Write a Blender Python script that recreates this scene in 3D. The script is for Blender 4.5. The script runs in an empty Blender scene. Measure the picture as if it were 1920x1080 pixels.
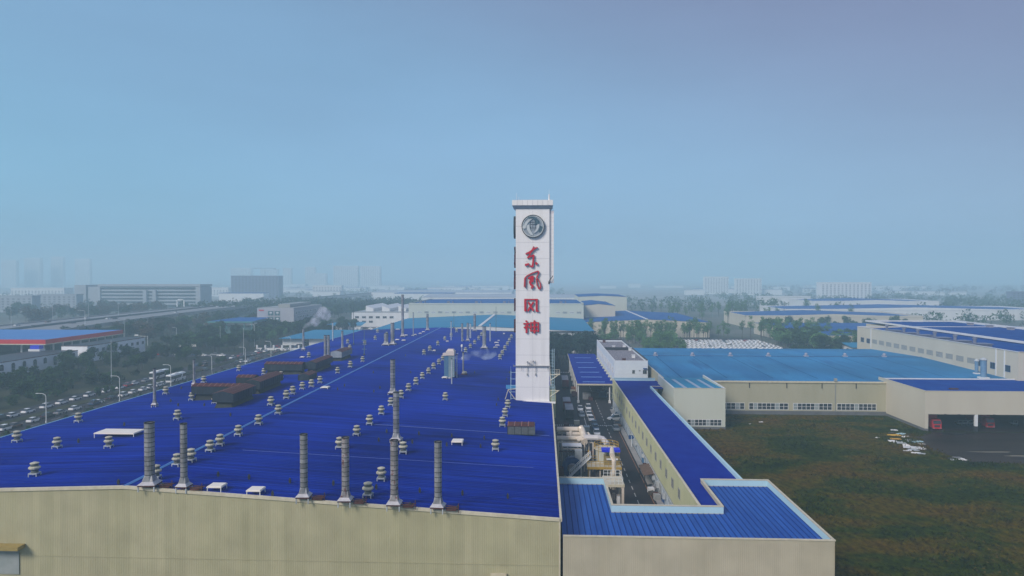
import bpy, math, random
from mathutils import Vector, Matrix
import numpy as np
random.seed(7); np.random.seed(7)
S = bpy.context.scene
col = S.collection
R = math.radians
# ---------------------------------------------------------------- camera
CAMZ = 45.0
FPX = 1280.0                       # focal length in pixels of a 1920 px wide picture
YAW = math.atan(58 / FPX); PITCH = math.atan(22 / FPX)
cam_d = bpy.data.cameras.new('camera'); cam = bpy.data.objects.new('camera', cam_d); col.objects.link(cam)
cam.location = (0, 0, CAMZ); cam.rotation_euler = (math.pi/2 - PITCH, 0, YAW)
cam_d.sensor_width = 36; cam_d.lens = 24; cam_d.clip_start = 0.5; cam_d.clip_end = 20000
S.camera = cam
# ---------------------------------------------------------------- world, sun, exposure
SUN_EL, SUN_AZ = R(36), R(-138)     # azimuth clockwise from +Y: behind the camera on its left
w = bpy.data.worlds.new('World'); S.world = w; w.use_nodes = True
nt = w.node_tree; nt.nodes.clear()
out = nt.nodes.new('ShaderNodeOutputWorld'); bg = nt.nodes.new('ShaderNodeBackground')
sky = nt.nodes.new('ShaderNodeTexSky'); sky.sky_type = 'NISHITA'; sky.sun_disc = False
sky.sun_elevation = SUN_EL; sky.sun_rotation = SUN_AZ; sky.air_density = 1.3; sky.dust_density = 3.0; sky.ozone_density = 2.0
tc = nt.nodes.new('ShaderNodeTexCoord'); sep = nt.nodes.new('ShaderNodeSeparateXYZ')
nt.links.new(tc.outputs['Generated'], sep.inputs[0])
# an even cloud layer: teal blue to the west, turning lavender to the east and overhead
m1 = nt.nodes.new('ShaderNodeMath'); m1.operation = 'MULTIPLY_ADD'; m1.inputs[1].default_value = 0.55; m1.inputs[2].default_value = 0.22
nt.links.new(sep.outputs['X'], m1.inputs[0])
m2 = nt.nodes.new('ShaderNodeMath'); m2.operation = 'MULTIPLY_ADD'; m2.inputs[1].default_value = 1.45
nt.links.new(sep.outputs['Z'], m2.inputs[0]); nt.links.new(m1.outputs[0], m2.inputs[2])
cr = nt.nodes.new('ShaderNodeValToRGB'); cr.color_ramp.interpolation = 'EASE'
cr.color_ramp.elements[0].position = 0.0; cr.color_ramp.elements[0].color = (1.8, 4.2, 6.4, 1)
cr.color_ramp.elements[1].position = 1.0; cr.color_ramp.elements[1].color = (2.0, 2.3, 3.95, 1)
e = cr.color_ramp.elements.new(0.42); e.color = (2.05, 3.85, 6.1, 1)
nt.links.new(m2.outputs[0], cr.inputs[0])
mx = nt.nodes.new('ShaderNodeMix'); mx.data_type = 'RGBA'; mx.inputs[0].default_value = 0.8
nt.links.new(sky.outputs[0], mx.inputs[6]); nt.links.new(cr.outputs[0], mx.inputs[7])
# the cloud deck brightens a little toward the horizon
hz = nt.nodes.new('ShaderNodeMapRange'); hz.interpolation_type = 'SMOOTHSTEP'; hz.inputs[1].default_value = 0.0; hz.inputs[2].default_value = 0.42; hz.inputs[3].default_value = 1.2; hz.inputs[4].default_value = 0.98
nt.links.new(sep.outputs['Z'], hz.inputs[0])
sc = nt.nodes.new('ShaderNodeVectorMath'); sc.operation = 'SCALE'; nt.links.new(mx.outputs[2], sc.inputs[0]); nt.links.new(hz.outputs[0], sc.inputs['Scale'])
cn_ = nt.nodes.new('ShaderNodeTexNoise'); cn_.inputs['Scale'].default_value = 2.2; cn_.inputs['Detail'].default_value = 5
cmap = nt.nodes.new('ShaderNodeMapping'); cmap.inputs['Scale'].default_value = (1, 1, 3.5); nt.links.new(tc.outputs['Generated'], cmap.inputs[0]); nt.links.new(cmap.outputs[0], cn_.inputs['Vector'])
cmr = nt.nodes.new('ShaderNodeMapRange'); cmr.inputs[1].default_value = 0.3; cmr.inputs[2].default_value = 0.7; cmr.inputs[3].default_value = 0.94; cmr.inputs[4].default_value = 1.05; nt.links.new(cn_.outputs[0], cmr.inputs[0])
sc2 = nt.nodes.new('ShaderNodeVectorMath'); sc2.operation = 'SCALE'; nt.links.new(sc.outputs[0], sc2.inputs[0]); nt.links.new(cmr.outputs[0], sc2.inputs['Scale'])
nt.links.new(sc2.outputs[0], bg.inputs[0]); bg.inputs[1].default_value = 0.050
nt.links.new(bg.outputs[0], out.inputs[0])
sun_d = bpy.data.lights.new('sun', 'SUN'); sun = bpy.data.objects.new('sun', sun_d); col.objects.link(sun)
sun_d.energy = 1.5; sun_d.angle = R(20); sun_d.color = (1.0, 0.93, 0.86)
sun.rotation_euler = Vector((-math.sin(SUN_AZ)*math.cos(SUN_EL), -math.cos(SUN_AZ)*math.cos(SUN_EL), -math.sin(SUN_EL))).to_track_quat('-Z', 'Y').to_euler()
vs = S.view_settings; vs.view_transform = 'Standard'; vs.look = 'None'; vs.gamma = 1; vs.exposure = 1.13; vs.use_curve_mapping = False
S.cycles.max_bounces = 14; S.cycles.diffuse_bounces = 2; S.cycles.glossy_bounces = 2; S.cycles.volume_bounces = 12
S.cycles.transparent_max_bounces = 8; S.cycles.use_denoising = True
HAZE_DENS = 0.00068; HAZE_COL = (0.62, 0.89, 1.0, 1)
# ---------------------------------------------------------------- helpers
CM = Matrix.Rotation(YAW, 3, 'Z') @ Matrix.Rotation(math.pi/2 - PITCH, 3, 'X')
def ray(px, py):
    return CM @ Vector(((px-960)/FPX, -(py-540)/FPX, -1))
def hit(px, py, z=0.0):
    d = ray(px, py); t = (z - CAMZ)/d.z
    return Vector((d.x*t, d.y*t, z))
def atY(px, py, Y):
    d = ray(px, py); t = Y/d.y
    return Vector((d.x*t, Y, CAMZ + d.z*t))
MATS = {}
def nodes(name, rough=0.6, metal=0.0, spec=0.3):
    m = bpy.data.materials.new(name); m.use_nodes = True
    b = m.node_tree.nodes['Principled BSDF']
    b.inputs['Roughness'].default_value = rough; b.inputs['Metallic'].default_value = metal
    b.inputs['Specular IOR Level'].default_value = spec
    return m, m.node_tree, b
def mat(name, c, c2=None, rough=0.6, metal=0.0, spec=0.3, scale=0.5, stretch=(1,1,1), rnd=0.0, bump=0.0, bscale=8.0, c3=None, detail=6, contrast=(0.35,0.65), wave=None, patch=None):
    """colour c mottled with c2 (and c3) by stretched noise; rnd = brightness spread from object to object"""
    if name in MATS: return MATS[name]
    m, t, b = nodes(name, rough, metal, spec)
    g = t.nodes.new('ShaderNodeNewGeometry')
    mp = t.nodes.new('ShaderNodeMapping'); mp.inputs['Scale'].default_value = stretch
    t.links.new(g.outputs['Position'], mp.inputs[0])
    n = t.nodes.new('ShaderNodeTexNoise'); n.inputs['Scale'].default_value = scale; n.inputs['Detail'].default_value = detail; n.inputs['Roughness'].default_value = 0.62
    t.links.new(mp.outputs[0], n.inputs['Vector'])
    r = t.nodes.new('ShaderNodeValToRGB')
    r.color_ramp.elements[0].position = contrast[0]; r.color_ramp.elements[1].position = contrast[1]
    r.color_ramp.elements[0].color = (*c, 1); r.color_ramp.elements[1].color = (*(c2 or c), 1)
    if c3: e = r.color_ramp.elements.new(min(0.95, contrast[1]+0.12)); e.color = (*c3, 1)
    t.links.new(n.outputs[0], r.inputs[0]); colr = r.outputs[0]
    if wave:   # (axis, pitch, strength): fine pressed ribs carried as tone and relief
        sp = t.nodes.new('ShaderNodeSeparateXYZ'); t.links.new(g.outputs['Position'], sp.inputs[0])
        ml = t.nodes.new('ShaderNodeMath'); ml.operation = 'MULTIPLY'; ml.inputs[1].default_value = 2*math.pi/wave[1]; t.links.new(sp.outputs[wave[0]], ml.inputs[0])
        sn = t.nodes.new('ShaderNodeMath'); sn.operation = 'SINE'; t.links.new(ml.outputs[0], sn.inputs[0])
        bw = t.nodes.new('ShaderNodeBump'); bw.inputs['Strength'].default_value = wave[2]; bw.inputs['Distance'].default_value = 0.05
        t.links.new(sn.outputs[0], bw.inputs['Height']); t.links.new(bw.outputs[0], b.inputs['Normal'])
    if patch:   # broad weathering: (noise scale, dark factor, light factor)
        n3 = t.nodes.new('ShaderNodeTexNoise'); n3.inputs['Scale'].default_value = patch[0]; n3.inputs['Detail'].default_value = 7; t.links.new(g.outputs['Position'], n3.inputs['Vector'])
        m3 = t.nodes.new('ShaderNodeMapRange'); m3.inputs[1].default_value = 0.35; m3.inputs[2].default_value = 0.65; m3.inputs[3].default_value = patch[1]; m3.inputs[4].default_value = patch[2]; t.links.new(n3.outputs[0], m3.inputs[0])
        s3 = t.nodes.new('ShaderNodeVectorMath'); s3.operation = 'SCALE'; t.links.new(colr, s3.inputs[0]); t.links.new(m3.outputs[0], s3.inputs['Scale']); colr = s3.outputs[0]
    if rnd:
        oi = t.nodes.new('ShaderNodeObjectInfo'); mr = t.nodes.new('ShaderNodeMapRange')
        mr.inputs[3].default_value = 1-rnd; mr.inputs[4].default_value = 1+rnd
        t.links.new(oi.outputs['Random'], mr.inputs[0])
        mm = t.nodes.new('ShaderNodeVectorMath'); mm.operation = 'SCALE'; t.links.new(colr, mm.inputs[0]); t.links.new(mr.outputs[0], mm.inputs['Scale']); colr = mm.outputs[0]
    t.links.new(colr, b.inputs['Base Color'])
    if bump:
        n2 = t.nodes.new('ShaderNodeTexNoise'); n2.inputs['Scale'].default_value = bscale; n2.inputs['Detail'].default_value = 4; t.links.new(g.outputs['Position'], n2.inputs['Vector'])
        bp = t.nodes.new('ShaderNodeBump'); bp.inputs['Strength'].default_value = bump; bp.inputs['Distance'].default_value = 0.1
        t.links.new(n2.outputs[0], bp.inputs['Height']); t.links.new(bp.outputs[0], b.inputs['Normal'])
    MATS[name] = m; return m
roof_blue = mat('ultramarine_sheet', (0.003,0.012,0.18), (0.006,0.030,0.32), rough=0.8, spec=0.0, scale=0.9, stretch=(0.03,1,0.1), contrast=(0.36,0.62), c3=(0.020,0.055,0.36), bump=0.12, bscale=1.5, patch=(0.04,0.68,1.15))
roof_blue_link = mat('ultramarine_link', (0.005,0.016,0.23), (0.010,0.032,0.29), rough=0.8, spec=0.0, scale=0.3, contrast=(0.3,0.7), wave=('Y',0.8,0.5))
roof_mid = mat('azure_sheet', (0.014,0.075,0.33), (0.024,0.11,0.42), rough=0.6, spec=0.1, scale=0.5, stretch=(1,0.15,1), rnd=0.1)
roof_cyan = mat('cyan_sheet', (0.014,0.135,0.33), (0.03,0.21,0.43), rough=0.6, spec=0.1, scale=0.12, stretch=(1,0.12,1), c3=(0.012,0.10,0.28), contrast=(0.3,0.6), wave=('X',1.0,0.35), patch=(0.035,0.82,1.15))
roof_cyan_x = mat('cyan_sheet_far', (0.012,0.17,0.33), (0.025,0.23,0.40), rough=0.6, spec=0.1, scale=0.08, stretch=(0.1,1,1), contrast=(0.3,0.7))
roof_far = mat('blue_sheet_far', (0.010,0.07,0.27), (0.018,0.11,0.34), rough=0.7, spec=0.05, scale=0.08, contrast=(0.3,0.7))
wall_beige = mat('beige_sheet', (0.39,0.36,0.215), (0.44,0.40,0.25), rough=0.6, spec=0.2, scale=0.25, stretch=(1,1,0.12), rnd=0.06, c3=(0.36,0.355,0.20), patch=(0.3,0.93,1.06))
wall_annex = mat('annex_sheet', (0.44,0.39,0.28), (0.50,0.445,0.33), rough=0.6, spec=0.2, scale=0.25, stretch=(1,1,0.12), rnd=0.03, patch=(0.25,0.92,1.05))
wall_plain = mat('beige_plain', (0.36,0.34,0.235), (0.43,0.40,0.29), rough=0.55, scale=0.12, stretch=(1,1,0.25), contrast=(0.3,0.7), wave=('X',0.4,0.25))
wall_cream = mat('cream_sheet', (0.52,0.47,0.38), (0.58,0.53,0.43), rough=0.55, scale=0.1, stretch=(1,1,0.25), contrast=(0.3,0.7), wave=('X',0.5,0.15))
wall_pale = mat('pale_sheet', (0.50,0.51,0.43), (0.56,0.57,0.49), rough=0.5, scale=0.1, stretch=(1,1,0.2), contrast=(0.3,0.7))
wall_olive = mat('link_wall', (0.34,0.35,0.21), (0.42,0.42,0.27), rough=0.5, scale=0.2, stretch=(1,1,0.3), contrast=(0.3,0.7))
coping = mat('coping_cream', (0.62,0.56,0.42), (0.52,0.46,0.33), rough=0.45, scale=1.2, rnd=0.05)
parapet_in = mat('parapet_skyblue', (0.42,0.62,0.68), (0.46,0.66,0.72), rough=0.5, scale=0.4)
white = mat('white_paint', (0.82,0.79,0.77), (0.72,0.69,0.67), rough=0.5, scale=0.5, stretch=(1,1,0.06), contrast=(0.45,0.72))
white2 = mat('white_wall', (0.70,0.70,0.70), (0.62,0.62,0.63), rough=0.6, scale=0.25, stretch=(1,1,0.2), contrast=(0.35,0.75))
red = mat('sign_red', (0.58,0.003,0.022), (0.50,0.003,0.02), rough=0.4, scale=2)
black = mat('dark_rubber', (0.015,0.015,0.018), rough=0.6)
dark = mat('dark_metal', (0.03,0.032,0.04), (0.05,0.05,0.055), rough=0.5, metal=0.3, scale=2)
steel = mat('galvanised', (0.24,0.23,0.245), (0.40,0.39,0.39), rough=0.45, metal=0.5, scale=1.8, stretch=(1,1,0.4), rnd=0.22, c3=(0.13,0.09,0.07))
steel_pale = mat('galvanised_pale', (0.42,0.45,0.47), (0.58,0.60,0.60), rough=0.45, metal=0.3, scale=1.5, rnd=0.1)
vent_cream = mat('vent_cream', (0.40,0.38,0.29), (0.52,0.48,0.37), rough=0.5, scale=2, rnd=0.1)
vent_dark = mat('vent_dark_grey', (0.10,0.11,0.11), (0.16,0.17,0.16), rough=0.5, metal=0.3, scale=2)  # dark grey metal for ventilator throats, necks and one monitor
rust = mat('rust_sheet', (0.055,0.016,0.016), (0.10,0.03,0.025), rough=0.7, scale=1.2, c3=(0.14,0.05,0.04), rnd=0.12)
slate = mat('penthouse_side', (0.018,0.028,0.040), (0.036,0.05,0.064), rough=0.5, metal=0.2, scale=0.8, stretch=(1,1,0.2))
slate_lt = mat('penthouse_side_pale', (0.22,0.25,0.28), (0.30,0.33,0.35), rough=0.5, scale=0.8)
darkbase = mat('penthouse_base', (0.015,0.018,0.018), (0.03,0.035,0.03), rough=0.7, scale=1)
asphalt = mat('asphalt', (0.022,0.019,0.023), (0.032,0.027,0.031), rough=0.7, spec=0.2, scale=0.12, c3=(0.016,0.014,0.018), contrast=(0.3,0.62), bump=0.1, bscale=6)
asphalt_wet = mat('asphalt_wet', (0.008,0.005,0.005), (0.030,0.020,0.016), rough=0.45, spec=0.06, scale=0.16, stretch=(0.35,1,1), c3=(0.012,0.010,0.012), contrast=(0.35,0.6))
paving = mat('paving_pink', (0.13,0.105,0.095), (0.17,0.14,0.125), rough=0.7, scale=0.4)
concrete = mat('concrete', (0.24,0.235,0.23), (0.32,0.31,0.30), rough=0.75, scale=0.15)
line_w = mat('road_white', (0.62,0.60,0.58), (0.45,0.43,0.42), rough=0.6, scale=2)
line_y = mat('road_orange', (0.42,0.18,0.07), (0.30,0.14,0.07), rough=0.6, scale=2)
glass = mat('window_glass', (0.02,0.028,0.035), (0.035,0.045,0.055), rough=0.12, spec=0.6, scale=0.4)
glass_pale = mat('window_blind', (0.22,0.26,0.27), (0.30,0.33,0.33), rough=0.3, scale=1)
louvre = mat('louvre_grey', (0.26,0.27,0.26), (0.33,0.33,0.32), rough=0.5, scale=2)
yellow = mat('rail_yellow', (0.46,0.30,0.035), (0.36,0.22,0.04), rough=0.5, scale=2)
duct = mat('duct_cream', (0.62,0.52,0.42), (0.70,0.62,0.52), rough=0.4, metal=0.1, scale=1, c3=(0.5,0.38,0.28))
blue_eq = mat('blue_machine', (0.012,0.05,0.16), (0.02,0.075,0.22), rough=0.4, scale=2)
blue_vivid = mat('blue_cover', (0.012,0.02,0.62), rough=0.45)
leaf_dark = mat('leaf_dark', (0.014,0.036,0.012), (0.045,0.090,0.026), rough=0.9, spec=0.05, scale=0.25, rnd=0.5)
leaf_pine = mat('leaf_pine', (0.010,0.028,0.022), (0.026,0.058,0.042), rough=0.8, spec=0.15, scale=0.5, rnd=0.25)
leaf_light = mat('leaf_light', (0.05,0.12,0.035), (0.10,0.20,0.06), rough=0.9, spec=0.15, scale=0.6, rnd=0.25)
leaf_rust = mat('leaf_rust', (0.055,0.045,0.028), (0.10,0.07,0.045), rough=0.8, spec=0.15, scale=0.6, rnd=0.3)
bark = mat('bark', (0.05,0.04,0.032), (0.08,0.065,0.05), rough=0.9, scale=3)
scrub = mat('scrub_ground', (0.022,0.032,0.016), (0.050,0.050,0.024), rough=0.9, spec=0.1, scale=0.06, c3=(0.07,0.055,0.03), contrast=(0.35,0.6), bump=0.5, bscale=1.2)
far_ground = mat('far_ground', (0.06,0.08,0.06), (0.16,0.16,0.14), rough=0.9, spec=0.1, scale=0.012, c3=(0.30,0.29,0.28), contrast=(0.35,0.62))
CARP = [mat('car_white', (0.78,0.78,0.78), rough=0.25, spec=0.5), mat('car_silver', (0.35,0.37,0.39), rough=0.3, metal=0.6), mat('car_black', (0.02,0.02,0.025), rough=0.2, spec=0.5),
        mat('car_red', (0.30,0.02,0.02), rough=0.25, spec=0.5), mat('car_blue', (0.04,0.09,0.17), rough=0.25, spec=0.5), mat('car_brown', (0.14,0.07,0.04), rough=0.3, spec=0.5)]

class MB:
    def __init__(s): s.v=[]; s.f=[]; s.m=[]
    def poly(s, pts, mi=0):
        n=len(s.v); s.v += [tuple(p) for p in pts]; s.f.append(tuple(range(n,n+len(pts)))); s.m.append(mi); return s
    def box(s, x0,y0,z0,x1,y1,z1, mi=0):
        n=len(s.v); s.v += [(x0,y0,z0),(x1,y0,z0),(x1,y1,z0),(x0,y1,z0),(x0,y0,z1),(x1,y0,z1),(x1,y1,z1),(x0,y1,z1)]
        for q in ((3,2,1,0),(4,5,6,7),(0,1,5,4),(1,2,6,5),(2,3,7,6),(3,0,4,7)): s.f.append(tuple(n+i for i in q)); s.m.append(mi)
        return s
    def loft(s, rings, mi=0, cap=True):
        k=len(rings[0]); n=len(s.v)
        for r in rings: s.v += [tuple(p) for p in r]
        for j in range(len(rings)-1):
            for i in range(k):
                a=n+j*k+i; b=n+j*k+(i+1)%k; s.f.append((a,b,b+k,a+k)); s.m.append(mi)
        if cap:
            s.f.append(tuple(n+i for i in reversed(range(k)))); s.m.append(mi)
            s.f.append(tuple(n+(len(rings)-1)*k+i for i in range(k))); s.m.append(mi)
        return s
    def lathe(s, cx, cy, prof, n=12, mi=0, cap=True):
        return s.loft([[(cx+r*math.cos(2*math.pi*i/n), cy+r*math.sin(2*math.pi*i/n), z) for i in range(n)] for r,z in prof], mi, cap)
    def cyl(s, cx,cy,z0,z1,r, n=10, mi=0, r1=None): return s.lathe(cx,cy,[(r,z0),(r if r1 is None else r1,z1)],n,mi)
    def tube(s, pts, r, n=6, mi=0, rr=None):
        pts=[Vector(p) for p in pts]; rings=[]
        for i,p in enumerate(pts):
            d=(pts[min(i+1,len(pts)-1)]-pts[max(i-1,0)]).normalized()
            a=Vector((0,0,1)) if abs(d.z)<0.9 else Vector((1,0,0)); u=d.cross(a).normalized(); v=u.cross(d)
            q = r if rr is None else rr[i]
            rings.append([p+q*(math.cos(2*math.pi*k/n)*u+math.sin(2*math.pi*k/n)*v) for k in range(n)])
        return s.loft(rings, mi)
    def prism(s, pts, z0, z1, mi=0):     # pts = counter-clockwise xy outline
        return s.loft([[(x,y,z0) for x,y in pts],[(x,y,z1) for x,y in pts]], mi)
    def mesh(s, name, mats):
        me=bpy.data.meshes.new(name); me.from_pydata(s.v, [], s.f)
        if not isinstance(mats,(list,tuple)): mats=[mats]
        for m in mats: me.materials.append(m)
        if len(mats)>1: me.polygons.foreach_set('material_index', s.m)
        me.update(); return me
def ob(name, data, m=None, parent=None, loc=(0,0,0), rot=(0,0,0), scale=(1,1,1), smooth=False):
    if isinstance(data, MB): data = data.mesh(name, m)
    if smooth:
        data.polygons.foreach_set('use_smooth', [True]*len(data.polygons))
    o=bpy.data.objects.new(name, data); col.objects.link(o); o.parent=parent
    o.location=loc; o.rotation_euler=rot; o.scale=scale; return o
def tag(o, label=None, cat=None, group=None, kind=None):
    if label: o['label']=label
    if cat: o['category']=cat
    if group: o['group']=group
    if kind: o['kind']=kind
    return o
def thing(name, label, cat, loc=(0,0,0), rz=0, group=None):
    o=bpy.data.objects.new(name, None); col.objects.link(o); o.location=loc; o.rotation_euler=(0,0,rz)
    return tag(o,label,cat,group)
def kids(o): return KIDS.get(o.name, ())
KIDS={}
def index():
    KIDS.clear()
    for o in col.objects:
        if o.parent: KIDS.setdefault(o.parent.name, []).append(o)
def dup(root, loc, rz=None, label=None, group=None, mats=None, scale=None):
    r=root.copy(); col.objects.link(r); r.location=loc
    if rz is not None: r.rotation_euler=(0,0,rz)
    if scale: r.scale=(scale,)*3
    if label: r['label']=label
    if group: r['group']=group
    for ch in kids(root):
        c=ch.copy(); col.objects.link(c); c.parent=r
        if mats and c.name.split('.')[0] in mats: 
            c.data = mats[c.name.split('.')[0]]
        for g in kids(ch):
            d=g.copy(); col.objects.link(d); d.parent=c
    return r
def setting(name, mb, m, kind='structure'): return tag(ob(name, mb, m), kind=kind)
ORD=['first','second','third','fourth','fifth','sixth','seventh','eighth','ninth','tenth','eleventh','twelfth','thirteenth','fourteenth','fifteenth','sixteenth','seventeenth','eighteenth','nineteenth','twentieth']
def nth(i):
    if i < 20: return ORD[i]
    t=['twenty','thirty','forty','fifty','sixty','seventy','eighty','ninety'][(i+1)//10-2]; r=(i+1)%10
    return t+'-'+ORD[r-1] if r else {'twenty':'twentieth','thirty':'thirtieth','forty':'fortieth','fifty':'fiftieth','sixty':'sixtieth','seventy':'seventieth','eighty':'eightieth','ninety':'ninetieth'}[t]
def ribbed(p0, p1, za, zb, z0, pitch, depth=0.04):
    """upright ribbed sheet from p0 to p1 (xy), foot z0, tops za to zb; the ribs stand out on its right-hand side"""
    p0=Vector(p0); p1=Vector(p1); d=p1-p0; L=d.length; d/=L; n=Vector((d.y,-d.x)); st=[]; k=max(1,round(L/pitch)); q=L/k
    for i in range(k):
        b=i*q; st += [(b,0),(b+q*.6,0),(b+q*.7,depth),(b+q*.9,depth)]
    st.append((L,0)); mb=MB()
    for s_,o_ in st:
        x=p0.x+d.x*s_+n.x*o_; y=p0.y+d.y*s_+n.y*o_; mb.v += [(x,y,z0),(x,y,za+(zb-za)*s_/L)]
    for i in range(len(st)-1): mb.f.append((2*i,2*i+2,2*i+3,2*i+1)); mb.m.append(0)
    return mb
# ================================================================ the ground
def sheet(name, pts, z, m):
    mb=MB(); mb.poly([(x,y,z) for x,y in pts]); return setting(name, mb, m)
def rect(x0,y0,x1,y1): return [(x0,y0),(x1,y0),(x1,y1),(x0,y1)]
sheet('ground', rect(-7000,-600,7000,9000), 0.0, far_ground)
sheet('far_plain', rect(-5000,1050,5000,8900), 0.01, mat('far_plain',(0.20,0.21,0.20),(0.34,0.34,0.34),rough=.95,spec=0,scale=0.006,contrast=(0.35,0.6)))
sheet('lawn', rect(-322,60,-176,620), 0.006, scrub)
# rough meadow: gently heaved ground with tone patches
mw, t, b = nodes('meadow_grass', 1.0, 0, 0.0)
g=t.nodes.new('ShaderNodeNewGeometry')
def nz(scale, st=(1,1,1), det=5):
    mp=t.nodes.new('ShaderNodeMapping'); mp.inputs['Scale'].default_value=st; t.links.new(g.outputs['Position'], mp.inputs[0])
    n=t.nodes.new('ShaderNodeTexNoise'); n.inputs['Scale'].default_value=scale; n.inputs['Detail'].default_value=det; n.inputs['Roughness'].default_value=0.6; t.links.new(mp.outputs[0], n.inputs['Vector']); return n
def ramp(n, stops):
    r=t.nodes.new('ShaderNodeValToRGB'); el=r.color_ramp.elements
    el[0].position=stops[0][0]; el[0].color=(*stops[0][1],1); el[1].position=stops[-1][0]; el[1].color=(*stops[-1][1],1)
    for p,c in stops[1:-1]: e=el.new(p); e.color=(*c,1)
    t.links.new(n.outputs[0], r.inputs[0]); return r
r1=ramp(nz(0.05,(1,1.6,1),9), [(0.32,(0.014,0.026,0.001)),(0.45,(0.034,0.050,0.002)),(0.53,(0.080,0.064,0.003)),(0.66,(0.098,0.056,0.006))])
r2=ramp(nz(0.9,(1,0.6,1),8), [(0.30,(0.25,0.25,0.25)),(0.70,(1.4,1.35,1.2))])
mm=t.nodes.new('ShaderNodeMix'); mm.data_type='RGBA'; mm.blend_type='MULTIPLY'; mm.inputs[0].default_value=1
t.links.new(r1.outputs[0], mm.inputs[6]); t.links.new(r2.outputs[0], mm.inputs[7]); t.links.new(mm.outputs[2], b.inputs['Base Color'])
bp=t.nodes.new('ShaderNodeBump'); bp.inputs['Strength'].default_value=0.6; bp.inputs['Distance'].default_value=0.3; t.links.new(nz(2.5).outputs[0], bp.inputs['Height']); t.links.new(bp.outputs[0], b.inputs['Normal'])
sheet('meadow', rect(39.4,20,420,225), 0.02, mw)
# grass tufts over the meadow, kept off the wet yard
YARD=[tuple(hit(*p)[:2]) for p in ((1735,810),(1705,818),(1716,832),(1742,845),(1779,860),(1820,870),(1925,873),(2150,880))]+[(280,202.6)]
def inside(x,y,P):
    c=False; n=len(P)
    for i in range(n):
        x0,y0=P[i]; x1,y1=P[(i+1)%n]
        if (y0>y)!=(y1>y) and x < (x1-x0)*(y-y0)/(y1-y0)+x0: c=not c
    return c
sheet('wet_yard', YARD, 0.03, asphalt_wet)
mb=MB(); rg=random.Random(3)
for i in range(26000):
    y=rg.uniform(70,222); x=rg.uniform(40, min(235, 0.95*y+10))
    if inside(x,y,YARD) or (x>110 and y>202): continue
    h=rg.uniform(0.15,0.55)*(0.7+0.6*math.sin(x*0.21)*math.sin(y*0.17+1)); h=max(h,0.12); a=rg.uniform(0,math.pi); r=rg.uniform(0.15,0.5)
    dx=math.cos(a)*r; dy=math.sin(a)*r; lx=rg.uniform(-.2,.2); ly=rg.uniform(-.2,.2)
    n=len(mb.v); mb.v += [(x-dx,y-dy,0.02),(x+dx,y+dy,0.02),(x+lx,y+ly,0.02+h),(x-dy*.6,y+dx*.6,0.02)]; mb.f += [(n,n+1,n+2),(n+1,n+3,n+2)]; mb.m += [0,0]
for j in range(len(YARD)-2):      # weeds straggling over the edge of the wet yard
    (ax,ay),(bx_,by_)=YARD[j],YARD[j+1]; L_=math.hypot(bx_-ax,by_-ay)
    for i in range(int(L_*26)):
        f=rg.random(); x=ax+(bx_-ax)*f+rg.gauss(0,.9); y=ay+(by_-ay)*f+rg.gauss(0,.9); h=rg.uniform(.15,.6); a=rg.uniform(0,3.14); r=rg.uniform(.12,.4); dx=math.cos(a)*r; dy=math.sin(a)*r
        n=len(mb.v); mb.v += [(x-dx,y-dy,0.02),(x+dx,y+dy,0.02),(x,y,0.03+h),(x-dy*.6,y+dx*.6,0.02)]; mb.f += [(n,n+1,n+2),(n+1,n+3,n+2)]; mb.m += [0,0]
setting('meadow_tufts', mb, mw, 'stuff')
mb=MB()                           # dry flattened straw patches and bare earth
for i in range(1500):
    y=rg.uniform(75,222); x=rg.uniform(41, min(235, 0.95*y+10))
    if inside(x,y,YARD) or (x>108 and y>200) or math.sin(x*.09+1)*math.sin(y*.13)<.1: continue
    for q_ in range(5):
        X_=x+rg.gauss(0,.9); Y_=y+rg.gauss(0,.9); a=rg.uniform(0,3.14); r=rg.uniform(.1,.32); mb.poly([(X_-math.cos(a)*r,Y_-math.sin(a)*r,.03),(X_+math.cos(a)*r,Y_+math.sin(a)*r,.03),(X_+rg.uniform(-.3,.3),Y_+rg.uniform(-.3,.3),.03+rg.uniform(.12,.32))])
setting('dry_straw', mb, mat('straw',(0.070,0.052,0.008),(0.10,0.075,0.015),rough=1,spec=0,scale=.2), 'stuff')
wet=mat('puddle_water',(0.02,0.016,0.016),(0.03,0.024,0.022),rough=0.08,spec=0.5,scale=.5)
mb=MB()
for i in range(26):
    x=rg.uniform(114,190); y=rg.uniform(163,200); a=rg.uniform(1.2,6); b_=rg.uniform(.25,.9)
    if not inside(x-a,y,YARD) or not inside(x+a,y,YARD): continue
    mb.poly([(x+a*math.cos(t_)*(1+.3*math.sin(3*t_+i)),y+b_*math.sin(t_)*(1+.3*math.cos(2*t_+i)),.034+.0004*i) for t_ in [2*math.pi*k/14 for k in range(14)]])
setting('puddles', mb, wet)
sheet('factory_yard', rect(2.6,60,60,345), 0.012, asphalt)
sheet('cross_road', rect(-176,345.5,60,362), 0.016, asphalt)
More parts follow.
